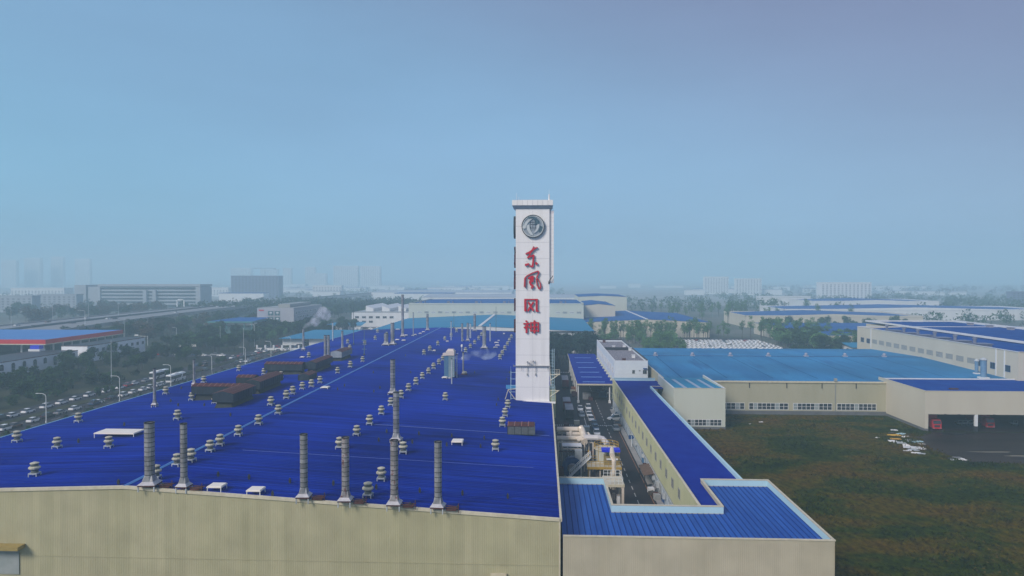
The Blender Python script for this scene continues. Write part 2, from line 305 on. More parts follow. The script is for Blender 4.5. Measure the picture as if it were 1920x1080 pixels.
# avenue west of the factory
sheet('road', rect(-177,60,-151.5,620), 0.020, asphalt)
sheet('side_street', rect(-240,372,-177,386), 0.016, asphalt)
mb=MB(); mb.box(-151.5,60,0,-104,600,0.13); setting('pavement', mb, paving)
mb=MB()
for y in range(62,620,9):
    for x in (-173.0,-160.6,-153.6): mb.poly([(x-.08,y,.026),(x+.08,y,.026),(x+.08,y+4,.026),(x-.08,y+4,.026)])
setting('road_markings', mb, line_w)
mb=MB(); mb.box(-166.2,60,0.0,-161.8,366,0.16); mb.box(-166.2,392,0.0,-161.8,620,0.16); setting('median_kerb', mb, scrub)
mb=MB(); y=66
while y<345:
    mb.poly([(18.92,y,.018),(19.08,y,.018),(19.08,y+2.4,.018),(18.92,y+2.4,.018)]); y+=4.6
for k in range(34):
    x=3.6+k*0.62
    if x<14.2 or x>15.2: mb.poly([(x,205.6,.018),(x+.36,205.6,.018),(x+.36,206.6,.018),(x,206.6,.018)])
for k in range(11):
    x=4.6+k*0.8; mb.poly([(x,318,.018),(x+.42,318,.018),(x+.42,321.5,.018),(x,321.5,.018)])
mb.poly([(13.05,186,.018),(13.25,186,.018),(13.25,228,.018),(13.05,228,.018)])
mb.poly([(17.1,165,.018),(17.35,165,.018),(17.5,169,.018),(17.25,169,.018)]); mb.poly([(17.25,168.6,.0185),(17.5,168.6,.0185),(17.0,167.2,.0185),(16.85,167.5,.0185)])
setting('yard_markings', mb, line_w)
mb=MB(); mb.poly([(22.0,100,.018),(22.12,100,.018),(22.12,206,.018),(22.0,206,.018)]); mb.poly([(16.4,206.8,.018),(16.6,206.8,.018),(16.6,236,.018),(16.4,236,.018)])
setting('yard_edge_line', mb, line_y)
mb=MB(); mb.box(22.6,107,0,23.9,231,0.12); setting('yard_kerb', mb, concrete)
mb=MB(); mb.box(2.7,224,0,4.9,310,0.14); setting('planting_strip', mb, scrub)
# ================================================================ the great hall under the ultramarine roof
XR,XM,XL = 2.3,-58.5,-104.0; ZR,ZM,ZL = 12.0,15.6,14.0; YF,YB = 92.4,389.0
def roofz(x): return ZM+(x-XM)/(XR-XM)*(ZR-ZM) if x>XM else ZM+(x-XM)/(XL-XM)*(ZL-ZM)
def rhit(px,py):
    z=14.0
    for _ in range(12): p=hit(px,py,z); z=roofz(max(XL,min(XR,p.x)))
    return Vector((p.x,p.y,z))
hall=thing('factory_hall','vast factory hall with ultramarine ribbed roof and beige wall under the sign tower','factory building',(0,0,0))
def roof_slopes(name, xs, zs, y0,y1, pitch, m, parent, h=0.05):
    st=[]; n=round((y1-y0)/pitch)
    for i in range(n):
        b=y0+i*pitch; st += [(b,0),(b+pitch*.7,0),(b+pitch*.76,h),(b+pitch*.92,h)]
    st.append((y1,0)); mb=MB(); k=len(xs)
    for y,o in st:
        for x,z in zip(xs,zs): mb.v.append((x,y,z+o))
    for i in range(len(st)-1):
        for j in range(k-1):
            a=i*k+j; mb.f.append((a,a+1,a+1+k,a+k)); mb.m.append(0)
    return ob(name, mb, m, parent)
tag(roof_slopes('roof',[XL,(XL+XM)/2,XM],[ZL,(ZL+ZM)/2,ZM],YF,YB,0.8,roof_blue,hall),'ultramarine ribbed slope west of the ridge')
tag(roof_slopes('roof',[XM,(XR+XM)/2,XR],[ZM,(ZR+ZM)/2,ZR],YF,YB,0.8,roof_blue,hall),'ultramarine ribbed slope east of the ridge')
mb=MB()
for (x0,z0,x1,z1) in ((XM-.35,roofz(XM-.35)+.06,XM,ZM+.16),(XM,ZM+.16,XM+.35,roofz(XM+.35)+.06)): mb.poly([(x0,YF,z0),(x1,YF,z1),(x1,YB,z1),(x0,YB,z0)])
ridge_m=mat('ridge_flashing',(0.03,0.13,0.42),(0.05,0.19,0.50),rough=0.4,scale=0.3)
ob('ridge_cap',mb,ridge_m,hall)
mb=MB(); mb.box(XL-.45,YF,ZL-.25,XL-.02,YB,ZL+.02); ob('gutter',mb,mat('gutter_blue',(0.14,0.33,0.52),rough=.5),hall)
mb=MB(); mb.box(XR+.0,YF,ZR-.35,XR+.32,YB,ZR+.10); ob('gutter',mb,coping,hall)
mb=MB(); mb.box(XL+.1,YF+.3,0,XL+.4,YB-.3,ZL-.1); ob('wall',mb,wall_plain,hall); mb=MB(); mb.box(XL+.1,YB-.6,0,XR-.1,YB-.3,ZR-.1); ob('wall',mb,wall_plain,hall)
ob('wall',ribbed((XR-.02,YF+.3),(XR-.02,YB-.3),ZR-.36,ZR-.36,0,0.5),wall_olive,hall)
mb=MB(); mb.box(XL+.4,YF+.31,0,XR-.3,YF+.5,ZR-.5); ob('backing_wall',mb,wall_plain,hall)
# front wall: metre-wide pressed sheets side by side, each lifting out
SH=ribbed((0,0),(1.0,0),1,1,0,0.25,0.013).mesh('wall_sheet',[wall_beige]); SH2=ribbed((0,0),(1.0,0),1,1,0,0.25,0.015).mesh('wall_sheet',[wall_annex])
x=XR-1.0
while x>XL:
    zt=roofz(x+.5)-.12; o=ob('wall_sheet',SH,None,hall,(x,YF-.002*(int(x)%2),0),(0,0,0),(0.998,1,zt)); x-=1.0
# horizontal lap line low on the wall, coping in lengths along the top
mb=MB(); mb.box(XL,YF-.062,5.6,XR-.02,YF-.042,5.66); ob('lap_flashing',mb,wall_beige,hall)
x=XR
while x>XL+.1:
    x0=max(x-4.0,XL)
    if x>XM>x0: x0=XM
    mb=MB(); a,b=roofz(x0),roofz(x)
    mb.loft([[(x0+.008,YF-.16,a-.28),(x0+.008,YF+.22,a-.28),(x0+.008,YF+.22,a+.13),(x0+.008,YF-.16,a+.10)],[(x-.008,YF-.16,b-.28),(x-.008,YF+.22,b-.28),(x-.008,YF+.22,b+.13),(x-.008,YF-.16,b+.10)]])
    ob('coping',mb,coping,hall); x=x0
mb=MB(); mb.box(XR-.10,YF-.12,0,XR+.10,YF-.04,ZR-.3); ob('corner_trim',mb,coping,hall)
# canopies over the doors low on the wall
c=atY(-40,1022,YF); c2=atY(48,1018,YF)
mb=MB(); mb.box(c.x-3,YF-1.5,c.z-.15,c2.x,YF-.06,c.z+.35); cp=ob('door_canopy',mb,mat('canopy_ochre',(0.36,0.27,0.09),(0.30,0.22,0.07),rough=.6,scale=2),hall)
mb=MB(); mb.box(c.x-3,YF-.14,3.0,c2.x-.9,YF-.07,c.z-.3); ob('door',mb,mat('door_grey',(0.28,0.31,0.30),(0.34,0.36,0.35),rough=.5,scale=1),hall)
c=atY(920,1074,YF); c2=atY(950,1074,YF); mb=MB(); mb.box(c.x,YF-.9,c.z-.5,c2.x,YF-.06,c.z); ob('door_canopy',mb,coping,hall)
# lightning wire across the slope
mb=MB(); pa=rhit(690,796); pb=rhit(1030,818); mb.tube([pa+Vector((0,0,.12)),pb+Vector((0,0,.12))],.05,5); pa=rhit(455,845); pb=rhit(1000,878)
mb.tube([pa+Vector((0,0,.12)),pb+Vector((0,0,.12))],.03,5); ob('lightning_wire',mb,mat('wire_blue',(0.10,0.16,0.5),rough=.5),hall)
# ================================================================ front annex with the notched parapet
AX0,AX1,AY0,AY1,NX0,NX1,NY = 2.75,38.9,92.2,119.4,10.8,27.4,105.4; AZ=9.8; ARZ=8.7
ann=thing('annex_building','low annex with bright blue standing seam roof inside a notched cream parapet','annex',(0,0,0))
ob('wall',ribbed((AX1,AY0),(AX1,AY1),AZ-.1,AZ-.1,0,0.5,0.02),wall_annex,ann)
mb=MB(); T=.22
def pw(x0,y0,x1,y1): mb.box(min(x0,x1),min(y0,y1),0,max(x0,x1),max(y0,y1),AZ-.1)
pw(AX1-T,AY0+.1,AX1-.02,AY1); pw(NX1,AY1-T,AX1-T,AY1-.002); pw(NX1,NY,NX1+T,AY1-T); pw(NX0,NY-T,NX1+T,NY-.002); pw(NX0-T,NY-T,NX0,AY1-T); pw(AX0,AY1-T,NX0,AY1-.001)
ob('parapet_wall',mb,wall_annex,ann)
mb=MB(); mb.box(AX0,AY0+.1,0,AX1-T,AY0+T+.05,AZ-.1); ob('backing_wall',mb,wall_annex,ann)
x=AX0
while x<AX1-.01:
    wd=min(1.0,AX1-x); ob('wall_sheet',SH2,None,ann,(x,AY0+.03-.002*(int(x)%2),0),(0,0,0),(wd*.998,1,AZ-.1)); x+=1.0
# pale blue lining of the parapet
mb=MB(); I=T+.012
for (x0,y0,x1,y1) in ((AX1-I,AY0+.3,AX1-I,AY1-I),(AX1-I,AY1-I,NX1+I,AY1-I),(AX0+.02,AY1-I,NX0-I,AY1-I),(NX0-I,NY-I,NX1+I,NY-I)):
    mb.poly([(x0,y0,ARZ),(x1,y1,ARZ),(x1,y1,AZ-.1),(x0,y0,AZ-.1)])
mb.poly([(NX0-I,NY-I,ARZ),(NX0-I,AY1-I,ARZ),(NX0-I,AY1-I,AZ-.1),(NX0-I,NY-I,AZ-.1)]); mb.poly([(NX1+I,NY-I,ARZ),(NX1+I,AY1-I,ARZ),(NX1+I,AY1-I,AZ-.1),(NX1+I,NY-I,AZ-.1)])
ob('parapet_lining',mb,parapet_in,ann)
def cope_run(x0,y0,x1,y1,parent,z,m=None,w=.36,L=4.4,t=.14,name='coping'):
    a=Vector((x0,y0)); b=Vector((x1,y1)); d=b-a; n=max(1,round(d.length/L)); d/=n; u=d.normalized()*.008; p=Vector((d.y,-d.x)).normalized()*w/2
    for i in range(n):
        s=a+d*i+u; e=a+d*(i+1)-u; mb=MB(); mb.prism([(s+p)[:],(e+p)[:],(e-p)[:],(s-p)[:]],z-.10,z+t-.10); ob(name,mb,m or coping,parent)
cope_run(AX0,AY0+.12,AX1+.1,AY0+.12,ann,AZ+.02); cope_run(AX1-.1,AY0+.3,AX1-.1,AY1-.3,ann,AZ+.02); cope_run(AX1+.08,AY1-.1,NX1-.08,AY1-.1,ann,AZ+.02)
cope_run(NX1+.1,AY1-.3,NX1+.1,NY+.1,ann,AZ+.02); cope_run(NX1+.28,NY-.1,NX0-.28,NY-.1,ann,AZ+.02); cope_run(NX0-.1,NY+.1,NX0-.1,AY1-.3,ann,AZ+.02); cope_run(NX0+.08,AY1-.1,AX0,AY1-.1,ann,AZ+.02)
# standing seam sheets, one object each
def seam_sheet(L,w=0.84):
    mb=MB(); mb.v=[(0,0,0),(w*.86,0,0),(w*.89,0,.11),(w*.97,0,.11),(w,0,0)]; mb.v += [(x,L,z) for x,_,z in mb.v]
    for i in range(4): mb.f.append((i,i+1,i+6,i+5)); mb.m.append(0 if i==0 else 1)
    return mb.mesh('roof_sheet',[roof_mid,mat('seam_grime_shade',(0.008,0.035,0.20),(0.010,0.045,0.24),rough=.7,spec=.05,scale=1)])  # darker seams: gathered dirt, with the shade along them painted in
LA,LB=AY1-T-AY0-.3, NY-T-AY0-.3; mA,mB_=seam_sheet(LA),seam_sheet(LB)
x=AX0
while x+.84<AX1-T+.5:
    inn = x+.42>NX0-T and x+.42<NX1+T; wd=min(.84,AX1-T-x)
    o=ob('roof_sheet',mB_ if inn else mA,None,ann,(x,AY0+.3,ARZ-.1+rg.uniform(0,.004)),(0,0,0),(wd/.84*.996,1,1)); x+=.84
mb=MB(); mb.box(AX0,AY0+.25,ARZ-.4,NX0,AY1-T,ARZ-.12); mb.box(NX0,AY0+.25,ARZ-.4,NX1,NY-T,ARZ-.12); mb.box(NX1,AY0+.25,ARZ-.4,AX1-T,AY1-T,ARZ-.12); ob('roof_deck',mb,roof_mid,ann)
# ================================================================ link building
LX0,LX1,LY0,LY1 = 24.0,34.6,105.5,236.0; LZ=9.75
lk=thing('link_building','long narrow link building with ultramarine roof, olive wall with a row of small windows','link building',(0,0,0))
ob('wall',ribbed((LX0,LY1),(LX0,LY0),LZ,LZ,3.2,0.4),wall_olive,lk)
mb=MB(); mb.box(LX0+.06,LY0,0,LX0+.3,LY1,3.2); ob('lower_wall',mb,mat('lower_wall_pale',(0.38,0.44,0.50),(0.30,0.36,0.42),rough=.6,scale=.3,contrast=(.4,.6)),lk)
mb=MB(); mb.box(LX0+.06,LY0,3.2,LX0+.3,LY1,LZ-.1); mb.box(LX1-.3,AY1,0,LX1,LY1-16,LZ-.1); mb.box(LX0+.3,LY1-.3,0,38,LY1,LZ-.1); ob('wall',mb,wall_olive,lk)
mb=MB(); mb.box(LX0+.3,LY0,8.9,NX1-.01,AY1,9.1); mb.box(LX0+.3,AY1+.001,8.9,LX1-.3,LY1,9.1); mb.box(LX1-.3,LY1-16,8.9,39,LY1,9.1); ob('roof',mb,roof_blue_link,lk)
mb=MB(); mb.poly([(LX1-.31,AY1,9.1),(LX1-.31,LY1-16,9.1),(LX1-.31,LY1-16,LZ-.1),(LX1-.31,AY1,LZ-.1)]); mb.poly([(LX0+.31,LY1-.31,9.1),(38.5,LY1-.31,9.1),(38.5,LY1-.31,LZ+.2),(LX0+.31,LY1-.31,LZ+.2)]); ob('parapet_lining',mb,parapet_in,lk)
cope_run(LX0+.1,LY0,LX0+.1,LY1,lk,LZ+.04,L=6,w=.4); cope_run(LX1-.13,AY1+.1,LX1-.13,LY1-16,lk,LZ+.04,L=6,w=.46,m=parapet_in); cope_run(LX0,LY1-.12,38.5,LY1-.12,lk,LZ+.24,L=6,w=.7,m=parapet_in); cope_run(LX1-.1,LY1-16,39,LY1-16,lk,LZ+.04,L=5)
def window(parent, face, a0,a1,z0,z1, at, panes=1, m=glass, fm=white2, name='window', out=-1, rows=1, fr=.08, panepieces=True):
    """framed window on a wall: face 'x' lies in the plane x=at (runs along y), 'y' in y=at; out = side it faces"""
    d=.10*out; fb=MB(); 
    def bx(mb,p,q,r,s,t0,t1):
        if face=='x': mb.box(min(at+t0,at+t1),p,r,max(at+t0,at+t1),q,s)
        else: mb.box(p,min(at+t0,at+t1),r,q,max(at+t0,at+t1),s)
    bx(fb,a0,a1,z0,z0+fr,0,d); bx(fb,a0,a1,z1-fr,z1,0,d); bx(fb,a0,a0+fr,z0+fr,z1-fr,0,d); bx(fb,a1-fr,a1,z0+fr,z1-fr,0,d)
    q=(a1-a0-fr)/panes
    for i in range(1,panes): bx(fb,a0+i*q,a0+i*q+fr,z0+fr,z1-fr,0,d)
    h=(z1-z0-fr)/rows
    for i in range(1,rows): bx(fb,a0+fr,a1-fr,z0+i*h,z0+i*h+fr*.7,0,d*.9)
    f=ob(name,fb,fm,parent)
    if panepieces:
        for i in range(panes):
            pb=MB(); bx(pb,a0+i*q+fr,a0+(i+1)*q,z0+fr,z1-fr,d*.2,d*.4); ob('pane',pb,m if not isinstance(m,list) else m[(i*7+int(a0*3))%len(m)],f)
    else:
        pb=MB(); bx(pb,a0+fr,a1-fr,z0+fr,z1-fr,d*.2,d*.4); ob('pane',pb,m,f)
    return f
for k in range(18):
    y=119.6+6.25*k; window(lk,'x',y,y+1.7,5.9,7.7,LX0-.04,2,glass,louvre)
for k,(y,wd,h) in enumerate(((112,3,2.8),(121,2.6,2.6),(139,3,2.8),(163,3,2.8),(186,3,2.8),(207,3,2.8))):
    mb=MB(); mb.box(LX0-.04,y,.12,LX0+.06,y+wd,h); ob('door',mb,mat('door_blue',(0.03,0.14,0.30),rough=.5) if k in(0,3) else louvre,lk)
mb=MB()
for k in range(24):
    y=108+5.2*k; mb.tube([(LX0-.15,y,3.0),(LX0-.15,y+.4,1.4),(LX0-.3,y+2.4,2.9)],.05,5)
mb.tube([(LX0-.2,106,3.1),(LX0-.2,232,3.1)],.09,6); ob('wall_pipe',mb,steel_pale,lk)
for k in range(9):
    y=117+rg.uniform(0,110); mb=MB(); mb.box(LX0-.6,y,1.2+rg.uniform(0,1),LX0-.01,y+.9,2.0+rg.uniform(.2,1)); ob('air_conditioner',mb,steel_pale,lk)
# ================================================================ white plant building with gravel roof
wb=thing('office_block','white office block with speckled gravel roof split by a dark upstand, beside the canopy','office building',(0,0,0))
WX0,WX1,WY0,WY1,WZ=25.8,37.8,247.5,328,14.5
mb=MB(); mb.box(WX0,WY0,0,WX1,WY0+.3,WZ); mb.box(WX0,WY0+.3,0,WX0+.3,WY1,WZ); mb.box(WX1-.3,WY0+.3,0,WX1,WY1,WZ); mb.box(WX0+.3,WY1-.3,0,WX1-.3,WY1,WZ); ob('wall',mb,mat('white_ribbed',(0.68,0.72,0.76),(0.62,0.66,0.71),rough=.5,scale=.2,wave=('Z',.5,.3)),wb)
gravel=mat('gravel_roof',(0.10,0.095,0.115),(0.36,0.33,0.36),rough=.9,scale=1.6,contrast=(.42,.6),detail=3)
mb=MB(); mb.box(WX0+.3,WY0+.3,13.4,WX1-.3,WY1-.3,13.8); ob('roof',mb,gravel,wb)
mb=MB(); mb.box(WX0-.05,WY0-.05,WZ,WX0+.35,WY1,WZ+.12); mb.box(WX0+.35,WY0-.05,WZ,WX1+.05,WY0+.3,WZ+.11); ob('coping',mb,white2,wb)
mb=MB(); mb.box(WX1-.35,WY0+.3,WZ,WX1+.05,WY1,WZ+.4); mb.box(WX0+.35,WY1-.4,WZ,WX1-.35,WY1,WZ+.41); mb.box(WX0+.3,WY0+42,13.8,WX1-.35,WY0+42.8,WZ+.5); ob('upstand',mb,dark,wb)
for (x,y) in ((29,250),(34,262),(30,296),(35,300),(28.2,322),(36,288)):
    mb=MB(); mb.box(x,y,13.8,x+1.2,y+1.2,14.9); mb.box(x-.15,y-.15,14.9,x+1.35,y+1.35,15.0); ob('roof_hatch',mb,white2 if x>29.5 else rust,wb)
for k in range(11):
    y=WY0+4+k*7; window(wb,'x',y,y+3.2,9.4,11.8,WX0-.01,3,glass,white2); 
for (a,b_,z0,z1) in ((32.2,33.1,9.9,11.2),(34.6,35.2,10.8,11.1),(36,37.4,9.8,11.2)): window(wb,'y',a,b_,z0,z1,WY0-.01,2 if b_-a>.8 else 1,glass,louvre)
mb=MB(); mb.box(36.1,WY0-.5,11.5,37.5,WY0-.02,11.9); ob('sign_board',mb,mat('board_blue',(0.03,.06,.2),rough=.5),wb)
mb=MB()
for k in range(9): mb.box(WX0-1.2,WY0+3+k*8,0,WX0-.02,WY0+3.6+k*8,7.5)
ob('buttress',mb,wall_pale,wb)
# ================================================================ loading canopy
cn=thing('loading_canopy','open loading canopy with ultramarine roof and pale roof strips on white posts','canopy',(0,0,0))
CX0,CX1,CY0,CY1,CZ=12.2,25.3,242,336,6.9
mb=MB(); mb.box(CX0,CY0,CZ-.15,CX1,CY1,CZ); ob('roof',mb,roof_blue_link,cn)
strip=mat('skylight_strip',(0.10,0.22,0.55),(0.13,0.27,0.60),rough=.4,scale=1)
for k,yy in enumerate((246,258,271,285,301,319)):
    mb=MB(); mb.box(CX0+2.2+.1*k,yy,CZ+.003,CX1-3,yy+1.1,CZ+.06); ob('skylight_strip',mb,strip,cn)
mb=MB(); mb.box(CX0-.12,CY0-.12,CZ-.45,CX1,CY0-.002,CZ+.05); mb.box(CX0-.12,CY0,CZ-.45,CX0-.002,CY1,CZ+.05); ob('fascia',mb,coping,cn)
for x in (CX0+.4,CX1-1.6):
    for y in range(243,334,13):
        mb=MB(); mb.cyl(x,y,0,CZ-.45,.24,8); mb.box(x-.4,y-.4,0,x+.4,y+.4,.9); ob('post',mb,white2,cn)
mb=MB()
for y in range(243,334,13): mb.box(CX0+.1,y-.1,CZ-.8,CX1-.1,y+.1,CZ-.16)
ob('roof_beams',mb,steel,cn)
# ================================================================ pale blue roofed assembly hall on the right
big=thing('assembly_hall','broad assembly hall with sky blue sheet roof and window bands above the meadow','factory building',(0,0,0))
BX0,BX1,BY0,BY1=39.6,154.5,225.3,328; BE,BR=10.75,12.0
BM=285.5; SX0_=110.8
mb=MB(); mb.poly([(BX0,BY0,BE),(BX1+60,BY0,BE),(BX1+60,BM,BR),(BX0,BM,BR)]); ob('roof',mb,roof_cyan,big)
mb=MB(); mb.poly([(BX0,BM,BR),(BX1+60,BM,BR),(BX1+60,BY1,BE),(BX0,BY1,BE)]); ob('roof',mb,roof_cyan,big)
mb=MB(); mb.box(BX0,BM-.35,BR,BX1,BM+.35,BR+.12); ob('ridge_cap',mb,mat('ridge_dark',(0.015,0.06,0.18),rough=.5),big)
mb=MB(); mb.box(BX0,BY0-.3,BE-.35,SX0_,BY0+.05,BE+.18); ob('gutter',mb,coping,big)
mb=MB(); mb.box(BX0-.3,BY0,0,BX0-.02,BY1,BE+.9); ob('wall',mb,wall_plain,big)
cope_run(BX0-.15,BY0,BX0-.15,BY1,big,BE+1.0,L=9,w=.4)
mb=MB(); mb.box(BX0,BY0+.02,1.2,SX0_,BY0+.3,BE-.35); ob('wall',mb,wall_plain,big); mb=MB(); mb.box(BX0,BY1-.3,0,BX1+60,BY1,BE-.02); ob('wall',mb,wall_plain,big); mb=MB(); mb.box(BX1+59.7,BY0,0,BX1+60,BY1,BE-.02); ob('wall',mb,wall_plain,big)
mb=MB(); mb.box(53.5,BY0-.12,0,SX0_,BY0+.02,1.2); ob('plinth',mb,mat('plinth_grey',(0.10,0.105,0.11),(0.14,0.14,0.15),rough=.7,scale=.5),big)
for px0,px1 in ((1345,1396),(1404,1478),(1487,1560),(1569,1643)):
    a=atY(px0,765,BY0); b_=atY(px1,765,BY0); window(big,'y',max(a.x,55),b_.x,1.55,3.75,BY0+.02,max(4,round((b_.x-a.x)/1.45)),[glass,glass,glass,glass_pale,glass],white2,'window_band',-1,2,.13)
for px in (1405,1475,1541,1566,1605):
    p=atY(px,720,BY0); mb=MB(); mb.box(p.x-.09,BY0-.2,1.2 if px==1566 else 8.6,p.x+.09,BY0-.02,BE-.36)
    if px==1566: mb.box(p.x-.4,BY0-.6,BE+.2,p.x+.4,BY0+.2,BE+1.2)
    ob('downpipe',mb,louvre if px==1566 else dark,big)
for k,px in enumerate((1226,1294,1363,1432,1500,1570,1640)):
    p=hit(px,665,BR); mb=MB(); mb.box(p.x-.9,BM-.6,BR,p.x+.9,BM+.6,BR+.5); mb.lathe(p.x,BM,[(.55,BR+.5),(.7,BR+1.0),(.4,BR+1.5)],10); ob('ridge_vent',mb,mat('ridge_vent_mauve',(0.24,0.27,0.36),(0.33,.33,.40),rough=.5,scale=1),big)
seam_m=mat('seam_dark',(0.006,0.04,0.13),rough=.8,spec=0)
for k,(pa,pb) in enumerate((((1236,672),(1271,703)),((1306,672),(1352,704)),((1377,672),(1440,707)),((1448,673),(1527,709)),((1519,673),(1611,709)),((1590,673),(1700,712)),((1664,675),(1790,712)))):
    x=hit(pa[0],pa[1],BR).x; mb=MB(); mb.poly([(x-.1,BM-.5,BR+.02),(x+.1,BM-.5,BR+.02),(x+.1,BY0+6,BE+.17),(x-.1,BY0+6,BE+.17)]); ob('roof_seam',mb,seam_m,big)
for x in ():
    mb=MB(); z=lambda y:BE+(y-BY0)/(BM-BY0)*(BR-BE)+.02
    mb.poly([(x,BY0+4,z(BY0+4)),(x+.9,BY0+4,z(BY0+4)),(x+.9,BM-3,z(BM-3)),(x,BM-3,z(BM-3))]); ob('skylight_strip',mb,mat('skylight_pale',(0.10,0.33,0.55),(0.08,0.28,0.5),rough=.4,scale=.3),big)
# porch block in front of it
pb_=thing('porch_block','pale blind porch block with a window band at its foot beside the link building','loading block',(0,0,0))
PX0,PX1,PY0,PY1,PZ=38.5,53.6,202.6,230,12.0
mb=MB(); mb.box(PX0,PY0,.7,PX1,PY0+.3,PZ); mb.box(PX1-.3,PY0+.3,.7,PX1,PY1,PZ); mb.box(PX0,PY0+.3,.7,PX0+.3,PY1,PZ); ob('wall',mb,wall_pale,pb_)
mb=MB(); mb.box(PX0,PY0-.05,0,PX1+.05,PY1,.69); ob('plinth',mb,MATS['plinth_grey'],pb_)
mb=MB(); mb.poly([(PX0+.3,PY0+.3,PZ-.25),(PX1-.3,PY0+.3,PZ-.25),(PX1-.3,PY1,PZ-.9),(PX0+.3,PY1,PZ-.9)]); ob('roof',mb,roof_cyan_x,pb_)
for x in (42,46.2,50): mb=MB(); mb.poly([(x,PY0+1,PZ-.24),(x+1.1,PY0+1,PZ-.24),(x+1.1,PY1-5,PZ-.70),(x,PY1-5,PZ-.70)]); ob('skylight_strip',mb,mat('strip_mauve',(0.30,0.36,0.48),rough=.4),pb_)
cope_run(PX0-.1,PY0+.12,PX1+.1,PY0+.12,pb_,PZ+.05,L=8); cope_run(PX1-.13,PY0+.3,PX1-.13,PY1,pb_,PZ+.05,L=8,w=.4,m=white2); cope_run(PX0+.13,PY0+.3,PX0+.13,PY1,pb_,PZ+.05,L=8,w=.4,m=white2)
a=atY(1288,796,PY0); b_=atY(1353,796,PY0); window(pb_,'y',a.x,b_.x,1.0,2.9,PY0,9,[glass,glass,glass_pale,glass],white2,'window_band',-1,2,.12)
# vehicle shed at the right
sh=thing('vehicle_shed','cream loading shed with deep dark openings, red lorries standing inside','shed',(0,0,0))
SX0,SX1,SY0,SY1,SZ=110.8,228,202.6,230.3,11.7; OZ=5.0
mb=MB(); mb.box(SX0,SY0,.8,SX0+.3,SY1,SZ); mb.box(SX0+.3,SY0,OZ,SX1,SY0+.3,SZ); mb.box(SX0+.3,SY0,.8,SX0+.9,SY0+.3,OZ); ob('wall',mb,wall_cream,sh)
mb=MB(); mb.box(SX0-.04,SY0-.04,0,SX0+.9,SY0+.26,.79); mb.box(SX0-.05,SY0+.26,0,SX0+.3,SY1,.79); ob('plinth',mb,MATS['plinth_grey'],sh)
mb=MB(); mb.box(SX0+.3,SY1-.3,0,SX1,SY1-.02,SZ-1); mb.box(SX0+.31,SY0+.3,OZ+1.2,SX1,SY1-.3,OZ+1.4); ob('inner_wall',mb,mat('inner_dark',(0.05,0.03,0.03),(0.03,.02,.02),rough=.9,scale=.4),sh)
mb=MB(); mb.poly([(SX0+.3,SY0+.3,SZ-.45),(SX1,SY0+.3,SZ-.45),(SX1,SY1+.4,SZ-.75),(SX0+.3,SY1+.4,SZ-.75)]); ob('roof',mb,mat('shed_roof_blue',(0.006,0.04,0.25),(0.010,0.065,0.31),rough=.8,spec=0,scale=.2,wave=('X',.9,.3)),sh)
cope_run(SX0-.1,SY0+.12,SX1,SY0+.12,sh,SZ+.05,L=8); cope_run(SX0+.13,SY0+.3,SX0+.13,SY1,sh,SZ+.05,L=8,w=.4)
mb=MB(); mb.box(SX0+.3,SY1+.2,SZ-.7,SX1,SY1+.7,SZ-.35); ob('gutter',mb,white2,sh)
for px in (1830,1925,2060): p=atY(px,800,SY0+.2); mb=MB(); mb.box(p.x-.4,SY0+.02,1.6,p.x+.4,SY0+.6,OZ); ob('post',mb,white2,sh); mb=MB(); mb.box(p.x-.42,SY0+.0,0.03,p.x+.42,SY0+.62,1.59); ob('post_guard',mb,dark,sh)
for px in (1600,1655): pass
for px in (1772,1798,1864): p=atY(px,770,SY0); mb=MB(); mb.box(p.x-.25,SY0-.2,OZ-.05,p.x+.25,SY0-.02,OZ+.12); ob('lamp_bracket',mb,dark,sh)
p=hit(1790,731,SZ-.6); mb=MB(); mb.box(p.x-1.2,p.y,SZ-.7,p.x+1.2,p.y+1,SZ-.2); ob('roof_hatch',mb,rust,sh)
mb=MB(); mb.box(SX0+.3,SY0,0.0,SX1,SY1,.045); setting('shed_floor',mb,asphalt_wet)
# tall press shop rising over the assembly hall
ts=thing('press_shop','tall cream press shop with a row of small windows rising over the sky blue roof','factory building',(0,0,0))
TX0,TY0,TY1,TZ=154.6,229,343,20.3
mb=MB(); mb.box(TX0,TY0,0,TX0+.4,TY1,TZ); mb.box(TX0+.4,TY0,0,330,TY0+.4,TZ); mb.box(TX0+.4,TY1-.4,0,330,TY1,TZ); ob('wall',mb,wall_cream,ts)
cope_run(TX0+.1,TY0,TX0+.1,TY1,ts,TZ+.1,L=12,w=.6,m=white2); cope_run(TX0+.4,TY1-.1,330,TY1-.1,ts,TZ+.1,L=14,w=.6,m=white2); cope_run(TX0+.4,TY0+.1,330,TY0+.1,ts,TZ+.1,L=14,w=.6)
mb=MB(); mb.poly([(TX0+.4,TY0+.4,TZ-1.2),(175,TY0+.4,TZ-.3),(175,TY1-.4,TZ-.3),(TX0+.4,TY1-.4,TZ-1.2)]); mb.poly([(175,TY0+.4,TZ-.3),(330,TY0+.4,TZ-1.2),(330,TY1-.4,TZ-1.2),(175,TY1-.4,TZ-.3)]); ob('roof',mb,mat('press_roof',(0.006,0.045,0.24),(0.010,0.075,0.31),rough=.8,spec=0,scale=.15,wave=('X',1.0,.3)),ts)
for k,px in enumerate((1640,1653,1666.5,1681,1695.5,1711,1727,1743.5,1761.5,1780,1800,1821)):
    py=641+(px-1640)*.205; p=ray(px,py); y=TX0*p.y/p.x; window(ts,'x',y-2.2,y+2.2,13.6,15.5,TX0,3,louvre,louvre,'window',-1,1,.15)
for px in (1617,1628,1840,1863,1889): p=ray(px,650); y=TX0*p.y/p.x; window(ts,'x',y-1.6,y+1.6,13.2,15.4,TX0,3,glass,mat('frame_blue',(0.05,.12,.25),rough=.5),'window',-1,1,.15)
mb=MB(); 
